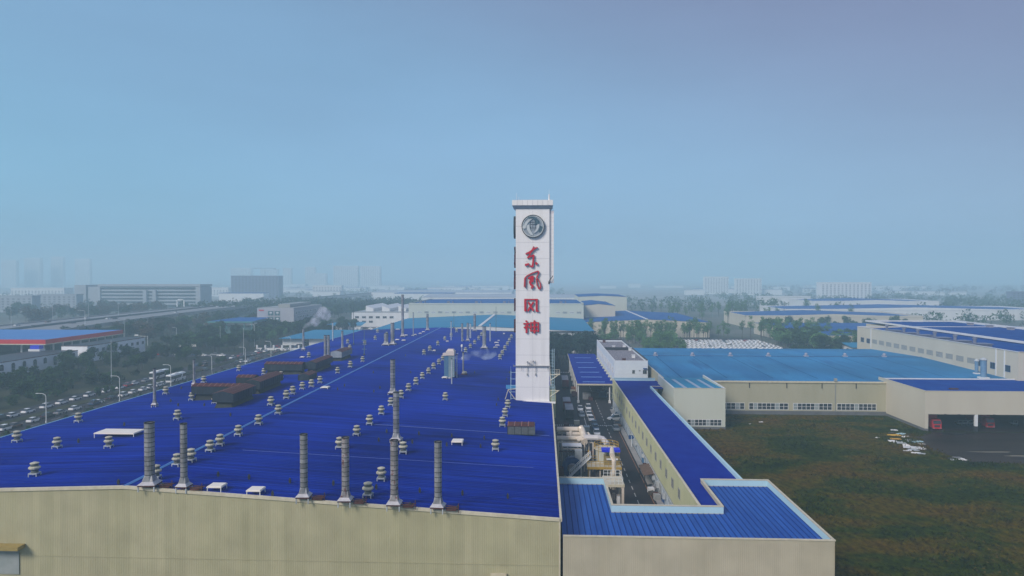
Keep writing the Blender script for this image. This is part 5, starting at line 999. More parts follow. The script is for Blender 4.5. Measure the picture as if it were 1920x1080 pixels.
# lorries in the shed
def lorry(px,py,Y,m,lab,sc=1.0):
    d=ray(px,py); x=d.x/d.y*Y; o=thing('lorry',lab,'lorry',(x,Y,.05)); W=2.5
    ob('cab',MB().loft([[(-W/2,0,.6),(W/2,0,.6),(W/2,2.1,.6),(-W/2,2.1,.6)],[(-W/2,-.02,1.7),(W/2,-.02,1.7),(W/2,2.1,1.7),(-W/2,2.1,1.7)],[(-W/2+.1,.25,2.9),(W/2-.1,.25,2.9),(W/2-.1,2.1,3.1),(-W/2+.1,2.1,3.1)]]),m,o)
    ob('windscreen',MB().loft([[(-W/2+.15,-.05,1.75),(W/2-.15,-.05,1.75),(W/2-.15,.1,1.75),(-W/2+.15,.1,1.75)],[(-W/2+.2,.15,2.7),(W/2-.2,.15,2.7),(W/2-.2,.3,2.7),(-W/2+.2,.3,2.7)]]),glass,o)
    ob('bumper',MB().box(-W/2,-.12,.35,W/2,0,.7),m,o); ob('grille',MB().box(-.8,-.06,.8,.8,-.03,1.4),dark,o)
    for sx in (-.95,.95): ob('headlight',MB().box(sx-.18,-.15,.45,sx+.18,-.125,.62),glass_pale,o)
    ob('cargo_box',MB().box(-W/2,2.3,1.0,W/2,10,3.9),m,o); 
    for sx in (-1,1):
        for y in (1.1,5.5,8.6): ob('wheel',MB().loft([[(sx*.95,y+.5*math.cos(t_),.5+.5*math.sin(t_)) for t_ in [2*math.pi*i/10 for i in range(10)]],[(sx*1.24,y+.5*math.cos(t_),.5+.5*math.sin(t_)) for t_ in [2*math.pi*i/10 for i in range(10)]]]),black,o)
lorry(1757,812,204.4,mat('lorry_red',(0.50,.010,.018),rough=.3,spec=.5),'bright red lorry standing in the left opening of the shed')
lorry(1857,806,207,mat('lorry_red_dull',(0.42,.012,.02),rough=.5),'dimmer red lorry deeper inside the shed right of the white post')
for k,px in enumerate((1797,1806,1816,1900)):
    d=ray(px,803); Y=212; o=thing('motor_tricycle','%s small grey cart inside the dark shed from the left'%nth(k),'cart',(d.x/d.y*Y,Y,.05),0,'carts in the dark shed'); ob('deck',MB().box(-.7,-1,.5,.7,1,.65),steel_pale,o); ob('handle_frame',MB().tube([(-.6,-1,.6),(-.6,-1,1.5),(.6,-1,1.5),(.6,-1,.6)],.06,5),steel_pale,o); ob('wheels',MB().box(-.8,-.7,0,-.7,-.1,.5).box(.7,-.7,0,.8,-.1,.5),black,o)
# trailers in the yard
def trailer(x,y0,L,zt,face,lab):
    o=thing('box_trailer',lab,'trailer',(x,y0,.014),0,'trailers along the hall wall'); W=1.3
    ob('box',MB().box(-W,0,.75,W,L,zt),mat('trailer_side',(0.10,.04,.04),(.16,.09,.08),rough=.5,scale=.5),o)
    ob('end_door',MB().box(-W+.02,-.06,.8,0-.02,-.003,zt-.05).box(.02,-.06,.8,W-.02,-.003,zt-.05),face,o)
    n=5; 
    for i in range(n): ob('roof_panel',MB().box(-W+.06,L*i/n+.05,zt+.003,W-.06,L*(i+1)/n-.05,zt+.05),mat('trailer_roof',(0.30,.29,.33),(.18,.17,.2),rough=.5,scale=.8),o)
    ob('chassis',MB().box(-W+.3,.3,.35,W-.3,L-.3,.74).box(-W,1,0,-W+.3,2,.8).box(W-.3,1,0,W,2,.8).box(-W,2.4,0,-W+.3,3.4,.8).box(W-.3,2.4,0,W,3.4,.8),black,o)
dr=mat('door_darkred',(0.12,.012,.02),rough=.5)
trailer(8.4,213,10.5,3.3,dark,'nearest dark box trailer with grey panelled top by the hall wall')
trailer(8.0,226,8.5,3.5,dr,'middle trailer with dark red end by the hall wall')
trailer(9.0,273,13,3.5,dr,'farthest trailer with deep red end beside the canopy')
for i,(x,y,m_,s,lab) in enumerate(((12.1,268,mat('crate_orange',(0.35,.14,.07),rough=.7),1.0,'orange brown crate stacked beside the farthest trailer'),(11.4,262,coping,.9,'cream crate near the farthest trailer'),(11.9,256,rust,1.1,'rusty crate in front of the canopy corner'),(16,250,steel,1.4,'grey metal crate under the canopy'),(19,252,dark,1.5,'dark crate under the canopy'),(17.3,247.5,rust,.8,'small rusty crate under the canopy front'),(22,255,blue_eq,1.6,'blue crate deep under the canopy'),(10.3,207,coping,.8,'cream pallet crate behind the pipe bridge'),(7.0,203,rust,.8,'rusty pallet crate behind the pipe bridge'),(12.8,199,steel_pale,.8,'pale metal crate behind the pipe bridge'))):
    o=thing('crate',lab,'crate',(x,y,.015)); ob('box',MB().box(-s,-s,.15,s,s,s*1.6),m_,o); ob('skid',MB().box(-s,-s,0,-s+.2,s,.14).box(s-.2,-s,0,s,s,.14),bark,o)
# ================================================================ street lamps
lamp_w=mat('lamp_white',(0.66,.68,.68),rough=.4)
def lamp(x,y,h,lab,arm=-1.6,group='white street lamps along the avenue',m=lamp_w,dx=1,z0=0.02):
    o=thing('street_lamp',lab,'street lamp',(x,y,z0),0,group)
    ob('pole',MB().tube([(0,0,0),(0,0,h-.9),(arm*.12,0,h-.35),(arm*.45,0,h-.02),(arm,0,h+.02)],.11,7,rr=[.15,.10,.09,.08,.07]),m,o); ob('foot',MB().cyl(0,0,0,.5,.24,8),m,o)
    s=1 if arm>0 else -1; ob('lamp_head',MB().box(min(arm,arm+s*.8),-.16,h-.06,max(arm,arm+s*.8),.16,h+.10),m,o)
    return o
for i,(px,py) in enumerate(((86,738),(224,705),(320,684),(397,666),(460,651),(508,640),(545,632))):
    x=-152.3; d=ray(px,py); y=x*d.y/d.x; z=CAMZ+d.z*y/d.y
    lamp(x,y,z,'white street lamp on the near pavement, %s from the left'%nth(i),-2.4)
for i,(px,y0,y1) in enumerate(((271,612,643),(331,614,645),(477,608,650) )):
    p=hit(px,y1,0); q=atY(px,y0,p.y); lamp(p.x,p.y,q.z,['pale street lamp left of the traffic arm','pale street lamp above the white balustrade','pale street lamp among trees near the green pavilion'][i],-2,'lamps beyond the avenue')
for i,(px,y0,y1) in enumerate(((234,598,640),(209,640,719),(457,616,665),(413,612,650),(232,602,632))):
    p=hit(px,y1,0); q=atY(px,y0,p.y); o=thing('tall_pole',['tall bare pole right of the red fascia canopy','green grey utility pole between road and white house','tall white flagpole before the green pavilion','pale pole in front of the green pavilion','thin pole behind the red fascia canopy end'][i],'pole',(p.x,p.y,0)); ob('shaft',MB().cyl(0,0,0,q.z,.17,7,r1=.10),steel_pale,o); ob('top_cap',MB().cyl(0,0,q.z,q.z+.25,.2,7),steel_pale,o)
p=hit(277,648,0); o=thing('traffic_arm','white traffic signal arm reaching left over the side road','traffic signal',(p.x,p.y,0)); ob('post',MB().cyl(0,0,0,6.2,.16,7),lamp_w,o); ob('arm',MB().tube([(0,0,6.0),(-9,0,6.3)],.13,6),lamp_w,o); ob('signal_box',MB().box(-8.6,-.2,6.3,-6.2,.2,7.2),lamp_w,o); ob('signal_box',MB().box(-1,-.2,5.3,-.6,.2,6.4),dark,o)
for (px,yt,yb,arm,lab) in ((1150,737,768,-1.3,'pale lamp post bending left before the canopy'),(1166,764,798,-2.4,'lamp post with long bent arm beside the link wall')):
    p=hit(px,yb,0); q=atY(px,yt,p.y); lamp(p.x,p.y,q.z,lab,arm,'lamps in the factory yard',steel_pale)
for (px,yt,yb,m_,lab) in ((1184,816,838,blue_eq,'blue sign board on a pale post by the link wall'),(1168,776,797,blue_eq,'small blue sign board by the aslant white cars'),(1209,868,891,rust,'small rusty red sign board on a post near the yard shed')):
    p=hit(px,yb,0); q=atY(px,yt,p.y); o=thing('sign_post',lab,'sign',(p.x,p.y,0)); ob('post',MB().cyl(0,0,0,q.z-.2,.10,6),lamp_w,o); ob('board',MB().box(-.75,-.08,q.z-1.0,.75,0.02,q.z) if m_ is blue_eq else MB().box(-.4,-.08,q.z-.5,.4,.02,q.z),m_,o)
# roadside saplings and posts along the pavement fence
for i in range(22):
    y=196+i*9.5; o=thing('fence_post','dark slim post of the pavement fence, %s counted from the near end'%nth(i),'post',(-149.2,y,.13),0,'dark posts along the pavement'); ob('post',MB().box(-.10,-.10,0,.10,.10,2.5),dark,o); ob('cap',MB().box(-.22,-.22,2.5,.22,.22,2.75),dark,o)
# ================================================================ flyover
fl=thing('flyover','long concrete flyover running toward the haze with two carriageways','flyover',(0,0,0))
cn_l=[hit(-60,616,10.9),hit(0,609.5,10.9),hit(200,589.5,10.9),hit(400,570,10.9),hit(609,555,10.9),hit(700,548,10.9),hit(767,542.5,10.9)]
nr_l=[hit(-60,645,10.9),hit(0,636,10.9),hit(200,605,10.9),hit(400,579.5,10.9),hit(580,561.5,10.9),hit(690,551.5,10.9),hit(767,544.2,10.9)]
def deck(A,B,f0,f1,z,m,name,t=None):
    for i in range(len(A)-1):
        q=[A[i].lerp(B[i],f0),A[i].lerp(B[i],f1),A[i+1].lerp(B[i+1],f1),A[i+1].lerp(B[i+1],f0)]
        mb=MB(); th=t or .1; mb.loft([[(p.x,p.y,z-th) for p in q],[(p.x,p.y,z) for p in q]]); ob(name,mb,m,fl)
deck(cn_l,nr_l,0,1,10.0,concrete,'deck_slab',1.6); deck(cn_l,nr_l,.03,.38,10.2,mat('deck_grey',(0.20,.20,.21),(.25,.25,.26),rough=.8,scale=.1),'carriageway',.19); deck(cn_l,nr_l,.46,.97,10.21,MATS['deck_grey'],'carriageway',.19)
deck(cn_l,nr_l,0,.02,11.1,concrete,'parapet',1.09); deck(cn_l,nr_l,.385,.40,11.2,mat('barrier_dark',(0.05,.06,.07),rough=.7),'median_barrier',1.19); deck(cn_l,nr_l,.43,.445,11.1,MATS['barrier_dark'],'median_barrier',1.09); deck(cn_l,nr_l,.98,1,11.1,concrete,'parapet',1.09)
for i in range(len(cn_l)-1):
    n=2+int((nr_l[i+1]-nr_l[i]).length/38)
    if n>14: n=14
    for k in range(n):
        f=(k+.5)/n; a=cn_l[i].lerp(cn_l[i+1],f); b_=nr_l[i].lerp(nr_l[i+1],f)
        for g_ in (.25,.75): p=a.lerp(b_,g_); ob('pier',MB().cyl(p.x,p.y,0,8.4,1.2,8),concrete,fl)
for i,(px,y0,y1) in enumerate(((21,578,614),(99,571,603),(222,560,591),(315,557,580),(166,568,596),(340,557,576))):
    p=hit(px,y1,10.2); q=atY(px,y0,p.y); o=lamp(p.x,p.y,q.z-10.2,'thin pole lamp on the flyover, %s from the left'%nth(sorted([21,99,222,315,166,340]).index(px)),-1.5,'lamps on the flyover',steel_pale,z0=10.2)
p=hit(159.5,607,10.2); q=atY(159.5,582,p.y); lamp(p.x,p.y,q.z-10.2,'bolder white camera mast with arm on the near side of the flyover',-4.5,None,lamp_w,z0=10.2)
a=hit(345,575,10.2); b_=hit(380,571,10.2); o=thing('sign_gantry','white portal gantry spanning the flyover','gantry',(a.x,a.y,10.2)); W_=(b_.x-a.x); 
ob('leg',MB().box(-.6,-.4,0,.6,.4,7.5),white2,o); ob('leg',MB().box(W_-.6,-.4,0,W_+.6,.4,7.5),white2,o); ob('beam',MB().box(-1,-.5,7.5,W_+1,.5,8.6),white2,o)
# white balustrade walls
for (px0,px1,py,n,lab) in ((317,352,649.5,5,'white balustrade wall among trees beyond the avenue'),(472,553,657,6,'white boundary wall with tall pillars along the cross street')):
    a=hit(px0,py,0); b_=hit(px1,py,0); y=(a.y+b_.y)/2; k=y/FPX; x0=(px0-1018)*k; x1=(px1-1018)*k; o=thing('boundary_wall',lab,'wall',(x0,y,0)); L=x1-x0
    ob('rail',MB().box(0,-.2,0,L,.2,1.5),white2,o)
    for i in range(n): x=L*i/(n-1); ob('pillar',MB().box(x-.45,-.45,0,x+.45,.45,3.2),white2,o)
# ================================================================ red fascia canopy and arched white house
o=thing('fuel_canopy','large flat blue canopy with a thick red fascia at the left edge','canopy',(0,0,0)); h=12.0
P0=hit(85,637,h); yA=P0.y; xA=P0.x; far_y=hit(229,618.5,h).y; bl=hit(85,616.5,h); bl0=hit(0,627,h)
pts=[(-345,yA),(xA,yA),(xA,far_y),(bl.x,bl.y+40 if False else far_y),(-345,yA+10)]
ob('roof',MB().prism([(-345,yA),(xA,yA),(xA,far_y),(-345,far_y)],h-.3,h),mat('canopy_blue',(0.035,.16,.48),(.05,.20,.54),rough=.5,scale=.1),o)
fr=mat('fascia_red',(0.58,.014,.02),(.5,.012,.018),rough=.5,scale=.5); ob('fascia',MB().box(-345,yA-.3,h-2.2,xA+.3,yA-.003,h+.05).box(xA+.003,yA,h-2.2,xA+.3,far_y,h+.05),fr,o)
ob('fascia_strip',MB().box(-345,yA-.33,h-2.7,xA+.33,yA-.003,h-2.21).box(xA+.003,yA,h-2.7,xA+.33,far_y,h-2.21),coping,o)
for i in range(9): y=yA+4+i*(far_y-yA-8)/8; ob('post',MB().cyl(xA-4,y,0,h-.3,.45,8),white2,o)
for i in range(4): ob('post',MB().cyl(xA-16-i*18,yA+4,0,h-.3,.45,8),white2,o)
ob('glass_wall',MB().box(xA-8.2,yA+14,0,xA-8,far_y-4,h-.6),mat('canopy_teal',(0.03,.10,.10),(.05,.14,.13),rough=.3,scale=.2),o)
def house(x1,y0,y1,h,wd,lab,arched):
    o=thing('white_house',lab,'building',(0,0,0)); x0=x1-wd
    ob('wall',MB().box(x0,y0,0,x1,y1,h),mat('house_white',(0.86,.86,.88),(.80,.80,.82),rough=.7,scale=.4),o); ob('roof',MB().box(x0+.3,y0+.3,h+.003,x1-.3,y1-.3,h+.25),dark,o); ob('coping',MB().box(x1-.35,y0,h+.004,x1+.12,y1,h+.35).box(x0,y0-.1,h+.004,x1-.36,y0+.3,h+.35),rust,o)
    n=int((y1-y0)/(6.6 if arched else 5.2)); q=(y1-y0)/n
    for i in range(n):
        y=y0+q*(i+.5); f=window(o,'x',y-1.1,y+1.1,h-3.6,h-1.8,x1+.02,2,glass,louvre,out=1,fr=.12,panepieces=False)
        if arched:
            mb=MB(); P=[(y+1.1*math.cos(t_),h-1.8+1.0*math.sin(t_)) for t_ in [math.pi*j/8 for j in range(9)]]; mb.loft([[(x1+.03,a_,b1) for a_,b1 in P],[(x1+.10,a_,b1) for a_,b1 in P]]); ob('arch_light',mb,glass,f)
        if i%2==0: window(o,'x',y-1,y+1,1.2,3.0,x1+.02,2,glass,louvre,out=1,fr=.12,panepieces=False)
    return o
house(-241,283,343,6.4,22,'long low white house with arched windows at the left edge',True)
house(-238,346,398,8.3,14,'taller white wing with small square windows under the red fascia canopy',False)
p=hit(83,657,7); o=thing('roof_cabin','small blue and white cabin on the roof of the arched house','cabin',(p.x-4,p.y,6.4)); ob('box',MB().box(-3,-2,.3,3,2,1.4),white2,o); ob('roof',MB().box(-2.4,-1.5,1.41,2.4,1.5,3.2),blue_vivid,o)
for i,(px,py) in enumerate(((108,662),(120,658),(113,652))): p=hit(px,py+4,0); 
# ================================================================ pipe bridge and scrubber in the yard
o=thing('pipe_bridge','tangle of cream ducts on steel trestles over the yard beside the hall wall','pipe bridge',(0,0,0))
Q=lambda px,py,Y: atY(px,py,Y)
Y1_=163
def dt(ptl,r,name='duct',m=duct,seg=10): ob(name,MB().tube(ptl,r,seg),m,o)
dt([Q(1044,805,Y1_),Q(1088,805,Y1_)],.62); dt([Q(1088,801,Y1_-.5),Q(1091,806,Y1_-1),Q(1095,818,Y1_-3),Q(1096,829,Y1_-6)],.75)
dt([Q(1044,822,Y1_-3),Q(1066,822,Y1_-3),Q(1092,822,Y1_-4)],.62); dt([Q(1062,814,Y1_-1),Q(1103,814,Y1_-1),Q(1107,820,Y1_-3)],.5)
dt([Q(1097,820,Y1_-5),Q(1122,821,Y1_-6),Q(1130,823,Y1_-6),Q(1136,829,Y1_-7),Q(1139,835,Y1_-8)],.66,m=mat('duct_grey',(0.45,.42,.44),(.52,.5,.5),rough=.4,scale=1))
dt([Q(1083,826,Y1_-5),Q(1093,822,Y1_-5)],.5); dt([Q(1070,808,Y1_-1),Q(1070,826,Y1_-2)],.4)
for px,py,Yy in ((1054,806,164),(1054,822,159),(1090,818,161),(1104,828,158),(1096,830,157),(1047,830,157),(1112,830,157)):
    p=Q(px,py,Yy); ob('trestle_post',MB().box(p.x-.14,Yy-.14,0,p.x+.14,Yy+.14,p.z),duct,o)
for px0,px1,py,Yy in ((1046,1112,829,158),(1046,1098,812,164),(1047,1112,846,157)):
    a=Q(px0,py,Yy); b_=Q(px1,py,Yy); ob('trestle_beam',MB().box(a.x,Yy-.12,a.z-.12,b_.x,Yy+.12,a.z+.12),rust if py==846 else duct,o)
mb=MB()
for k in range(9): p=Q(1049+k*7,835+rg.uniform(-6,10),158); mb.tube([p,p+Vector((rg.uniform(-.5,.5),rg.uniform(-1,1),-rg.uniform(2,5)))],.10,5)
ob('small_pipes',mb,steel_pale,o)
o=thing('scrubber_unit','square scrubber plant with round yellow railed tank, grating decks and blue cover','scrubber',(0,0,0))
tc_=hit(1137,841,7.2); 
ob('tank',MB().cyl(tc_.x,tc_.y,0,7.2,2.35,20),mat('tank_grey',(0.36,.37,.33),(.44,.44,.38),rough=.5,scale=.6),o)
ob('tank_deck',MB().cyl(tc_.x,tc_.y,7.2,7.35,2.7,20),coping,o)
mb=MB()
for k in range(16): a_=2*math.pi*k/16; x,y=tc_.x+2.65*math.cos(a_),tc_.y+2.65*math.sin(a_); mb.tube([(x,y,7.3),(x,y,8.5)],.05,4)
for zz in (7.9,8.5): mb.tube([(tc_.x+2.65*math.cos(2*math.pi*k/24),tc_.y+2.65*math.sin(2*math.pi*k/24),zz) for k in range(25)],.06,4)
ob('tank_rail',mb,yellow,o)
a=Q(1128,843,146); b_=Q(1162,843,146); ob('blue_cover',MB().box(a.x,145,a.z-.3,b_.x,147,a.z+.25),blue_vivid,o)
a=Q(1104,868,147.5); b_=Q(1162,868,147.5); dz=a.z
ob('deck',MB().box(a.x-.5,144.5,dz-.25,b_.x,149,dz),coping,o); mb=MB()
for x in np.linspace(a.x-.5,b_.x,9): mb.tube([(x,144.6,dz),(x,144.6,dz+1.15)],.05,4)
for zz in (.6,1.15): mb.tube([(a.x-.5,144.6,dz+zz),(b_.x,144.6,dz+zz)],.055,4); mb.tube([(a.x-.5,149,dz+zz),(b_.x,149,dz+zz)],.055,4)
ob('deck_rail',mb,yellow,o); ob('deck_edge',MB().box(a.x-.6,144.3,dz-.5,b_.x+.1,144.45,dz-.02),yellow,o)
for x in np.linspace(a.x,b_.x,4): ob('post',MB().box(x-.13,144.7,0,x+.13,144.96,dz-.25),duct,o); ob('post',MB().box(x-.13,148.5,0,x+.13,148.76,7.2),yellow,o)
ob('cabinet',MB().box(a.x+3.2,146,dz,b_.x-.2,148.6,dz+1.9),mat('cab_ochre',(0.20,.15,.06),(.28,.22,.10),rough=.6,scale=1),o); ob('cabinet',MB().box(b_.x-3,145.5,dz+1.2,b_.x-.6,145.9,dz+1.5),white2,o)
for k,(x,y,w_,h_,m_) in enumerate(((a.x+2,146,1.1,3.2,steel),(a.x+4.2,146.5,.9,2.6,louvre),(a.x+5.6,147,1.3,3.0,dark),(6,156,1.6,2.0,steel),(4.2,150,.8,2.8,rust),(8.8,153,.9,3.2,steel))): ob('machine_box',MB().box(x-w_/2,y,0,x+w_/2,y+1.4,h_),m_,o)
o=thing('steel_stair','pale railed stair climbing to the yellow deck','stair',(0,0,0)); A_=Q(1068,893,147); B_=Q(1107,856,148); n=14
for k in range(n): p=A_.lerp(B_,k/(n-1)); ob('step',MB().box(p.x-.25,p.y-.6,p.z-.05,p.x+.25,p.y+.6,p.z),steel_pale,o)
for s in (-.6,.6):
    mb=MB(); mb.tube([A_+Vector((0,s,-.1)),B_+Vector((0,s,-.1))],.12,4); mb.tube([A_+Vector((0,s,1.1)),B_+Vector((0,s,1.1))],.06,4)
    for k in range(n): p=A_.lerp(B_,k/(n-1)); mb.tube([p+Vector((0,s,0)),p+Vector((0,s,1.1))],.04,4)
    ob('stair_rail',mb,lamp_w,o)
ob('post',MB().box(A_.lerp(B_,.55).x-.1,147,0,A_.lerp(B_,.55).x+.1,147.2,A_.lerp(B_,.5).z),lamp_w,o)
o=thing('blower','large blue snail shaped blower below the ducts','blower',(Q(1073,872,151).x,151,0)); 
ob('scroll_case',MB().loft([[(2.3*math.cos(t_),0,2.6+2.3*math.sin(t_)) for t_ in [2*math.pi*i/18 for i in range(18)]],[(2.3*math.cos(t_),1.6,2.6+2.3*math.sin(t_)) for t_ in [2*math.pi*i/18 for i in range(18)]]]),blue_eq,o)
ob('inlet',MB().loft([[(.9*math.cos(t_),-.5,2.5+.9*math.sin(t_)) for t_ in [2*math.pi*i/14 for i in range(14)]],[(1.1*math.cos(t_),-.01,2.5+1.1*math.sin(t_)) for t_ in [2*math.pi*i/14 for i in range(14)]]]),steel,o)
ob('outlet',MB().box(.6,.2,4.2,2.2,1.4,6.4),steel_pale,o); ob('plinth',MB().box(-2,-.3,0,2,1.8,.4),concrete,o); ob('cover_sheet',MB().box(-2.2,1.8,6.8,2.2,4.5,7.0),white2,o); ob('cover_sheet',MB().box(-2.0,1.7,6.2,2.0,2.2,6.4),duct,o)
o=thing('inlet_tower','cream steel gantry with a tall white duct standing over the yard beside the annex','gantry',(0,0,0)); a=Q(1134,900,131); b_=Q(1165,900,131); x0,x1=a.x,b_.x; zt=a.z
for x in (x0,x1):
    for y in (128.5,133.5): ob('post',MB().box(x-.22,y-.22,0,x+.22,y+.22,zt-.5),duct,o)
ob('beam',MB().box(x0-.3,128.2,zt-.5,x1+.3,133.8,zt),coping,o); mb=MB()
for x in np.linspace(x0,x1,5): mb.tube([(x,128.4,zt),(x,128.4,zt+1.2)],.05,4); mb.tube([(x,133.6,zt),(x,133.6,zt+1.2)],.05,4)
for zz in (.6,1.2): mb.tube([(x0,128.4,zt+zz),(x1,128.4,zt+zz),(x1,133.6,zt+zz),(x0,133.6,zt+zz)],.045,4)
ob('rail',mb,lamp_w,o)
c_=Q(1151,895,135); ob('white_duct',MB().tube([(c_.x,135,zt-3),(c_.x,135,zt+2.6),(c_.x-.3,135.5,zt+3.8),(c_.x-.2,137,zt+4.6)],.42,10,rr=[.4,.45,.55,.35]),duct,o)
for k,(x,h_,m_) in enumerate(((x0+.8,2.6,dark),(x0+1.7,3.4,steel),(x0+2.5,3.0,white2),(x1-.5,3.2,duct),(x1-1.3,2.2,dark))): ob('machine_box',MB().cyl(x,131,0,h_,.32,8) if k%2 else MB().box(x-.3,130,0,x+.3,131.5,h_),m_,o)
# yard clutter near the link wall
p=hit(1222,905,0); o=thing('lean_to','brown lean to roof with stored goods against the link wall','lean-to',(p.x,p.y,0)); ob('roof',MB().loft([[(-2.2,-3,2.4),(1.6,-3,3.0),(1.6,5,3.0),(-2.2,5,2.4)],[(-2.2,-3,2.5),(1.6,-3,3.1),(1.6,5,3.1),(-2.2,5,2.5)]]),mat('brown_sheet',(0.12,.075,.05),(.16,.10,.07),rough=.7,scale=1),o); ob('posts',MB().box(-2,-2.8,0,-1.85,-2.65,2.4).box(-2,4.6,0,-1.85,4.75,2.4),dark,o)
for k in range(7): q=MB().box(-.6,-.6,0,.6,.6,rg.uniform(.6,1.6)); tag(ob('stored_box',q,(dark,steel,white2,bark,rust,louvre,blue_eq)[k],None,(p.x-1.5+rg.uniform(0,2.2),p.y-4-k*1.5,.015),(0,0,rg.uniform(0,1))),'%s box of stored goods before the brown lean-to'%nth(k),'box','stored boxes before the lean-to')
# ================================================================ debris on the meadow edge
DB=[(1668,805,1680,813,'dark grey folded sheets at the head of the scrap heap',dark,.5),(1672,803,1684,808,'pale thin boards on the head of the scrap heap',white2,.7),(1671,812,1692,818,'upper yellow insulation sheet of the scrap heap',mat('foam_yellow',(0.62,.36,.04),rough=.8),.5),(1674,818,1693,825,'lower yellow insulation sheet of the scrap heap',mat('foam_yellow2',(0.55,.30,.04),rough=.8),.35),(1686,808,1700,815,'blue grey panel leaning right of the yellow sheets',parapet_in,.6),
(1690,816,1707,819,'long white strip right of the yellow sheets',white,.3),(1668,823,1684,828,'white torn wrap under the yellow sheets',white,.25),(1680,826,1702,832,'grey panel in the middle of the scrap heap',steel_pale,.3),(1695,830,1707,836,'square white block in the middle of the scrap heap',white,.6),(1705,821,1728,828,'dark grey panel stack at the right of the scrap heap',steel,.4),
(1708,826,1734,830,'pale blue grey panel stack at the right of the scrap heap',parapet_in,.55),(1722,829,1738,834,'small white panel at the right tip of the heap',white,.3),(1704,832,1742,842,'longest white panel lying aslant in the heap',white2,.35),(1698,843,1712,846,'white torn scraps at the near left of the heap',white,.2),(1706,839,1724,845,'white broad panel near the front of the heap',steel_pale,.4),(1712,846,1732,850,'white thin panel lowest in the heap',white,.2),(1724,845,1738,852,'pale teal panel at the near right of the heap',steel_pale,.3),
(1642,818,1651,821,'lone white scrap left of the heap in the grass',white,.2),(1780,854,1792,861,'dark bent sheet of the small separate pile',dark,.5),(1784,859,1802,863,'pale thin board of the small separate pile',steel_pale,.3),(1790,855,1806,860,'grey panel of the small separate pile',steel,.6),(1800,856,1814,864,'white rounded sack of the small separate pile',white,.8),(1424,788,1432,792,'white scrap bag alone in the far grass',white,.3),(1405,792,1409,795,'tiny white scrap in the grass left of the bag',white,.2)]
for x0,y0,x1,y1,lab,m_,h_ in DB:
    a=hit(x0,y1,0.1); b_=hit(x1,y1,.1); c_=hit((x0+x1)/2,y0,.1); wd=abs(b_.x-a.x); dp=min(max(.5,(c_.y-a.y)*.7),wd*.8); z=.06
    o=thing('scrap_panel',lab,'scrap',(a.x+wd/2,a.y+dp/2,z),rg.uniform(-.5,.3)); n=3
    for k in range(n):
        s=1-.12*k; mb=MB(); h_=h_*.75; t0=h_*k/n; mb.loft([[(-wd*.5*s,-dp*.35*s,t0),(wd*.5*s,-dp*.25*s,t0),(wd*.46*s,dp*.35*s,t0+.05),(-wd*.48*s,dp*.28*s,t0)],[(-wd*.5*s,-dp*.35*s,t0+h_/n*.7),(wd*.5*s,-dp*.25*s,t0+h_/n),(wd*.46*s,dp*.35*s,t0+h_/n*.8),(-wd*.48*s,dp*.28*s,t0+h_/n*.6)]]); ob('sheet',mb,m_,o,rot=(0,0,rg.uniform(-.4,.4)),loc=(rg.uniform(-.1,.1)*wd,rg.uniform(-.15,.15)*wd,.004*k))
# ================================================================ trees
def crown_mb(rx,rz,n,leaf,lobes,seed,z0):
    r=random.Random(seed); mb=MB(); L=[]
    for i in range(lobes):
        a=r.uniform(0,6.28); d=r.uniform(.15,.62)*rx; L.append((d*math.cos(a),d*math.sin(a),z0+r.uniform(-.55,.75)*rz,r.uniform(.32,.55)*rx))
    for i in range(n):
        x0,y0,zz,rr=L[i%lobes]; u=r.uniform(-1,1); a=r.uniform(0,6.28); s=math.sqrt(1-u*u); q=rr*r.uniform(.72,1.05); px,py,pz=x0+q*s*math.cos(a),y0+q*s*math.sin(a),zz+q*u*.85
        k=len(mb.v); l=leaf*r.uniform(.6,1.3)
        for _ in range(3): mb.v.append((px+r.uniform(-l,l),py+r.uniform(-l,l),pz+r.uniform(-l,l)*.8))
        mb.f.append((k,k+1,k+2)); mb.m.append(0)
    return mb
def trunk_mb(h,r0,spread):
    mb=MB(); mb.tube([(0,0,0),(.1,0,h*.5),(0,.1,h)],r0,6,rr=[r0,r0*.75,r0*.4])
    for k in range(4): a=k*1.57+.4; mb.tube([(0,0,h*.55),(spread*.5*math.cos(a),spread*.5*math.sin(a),h*.85),(spread*math.cos(a),spread*math.sin(a),h*1.15)],r0*.4,5,rr=[r0*.5,r0*.35,r0*.12])
    return mb
def tree_kind(name,m,rx,rz,h,n,leaf,lobes,seed,cat='tree'):
    o=thing(name,'x',cat,(0,0,-80)); ob('crown',crown_mb(rx,rz,n,leaf,lobes,seed,h),m,o); ob('trunk',trunk_mb(h,.22 if h>4 else .12,rx*.5),bark,o); return o
BROAD=[tree_kind('broadleaf_tree',leaf_dark,3.6,3.0,5.6,1100,.55,9,s) for s in (1,2,3)]
RUSTY=[tree_kind('russet_tree',leaf_rust,3.6,3.0,5.6,900,.6,9,s) for s in (4,5)]
PINE=[tree_kind('conifer_tree',leaf_pine,2.9,5.0,8.2,1200,.55,12,s) for s in (6,7)]
POP=[tree_kind('poplar_tree',leaf_light,2.6,5.0,8.6,620,.45,12,s) for s in (8,9,10)]
LGREEN=[tree_kind('young_tree',leaf_light,3.5,3.2,6,800,.55,9,s) for s in (11,12)]
SHRUB=[tree_kind('shrub',leaf_dark,2.3,1.3,1.6,520,.45,7,s,'shrub') for s in (13,14)]
index()
def plant(kinds,x,y,sc,lab,grp,z=0): return dup(rg.choice(kinds),(x,y,z),rg.uniform(0,6.28),lab,grp,scale=sc)
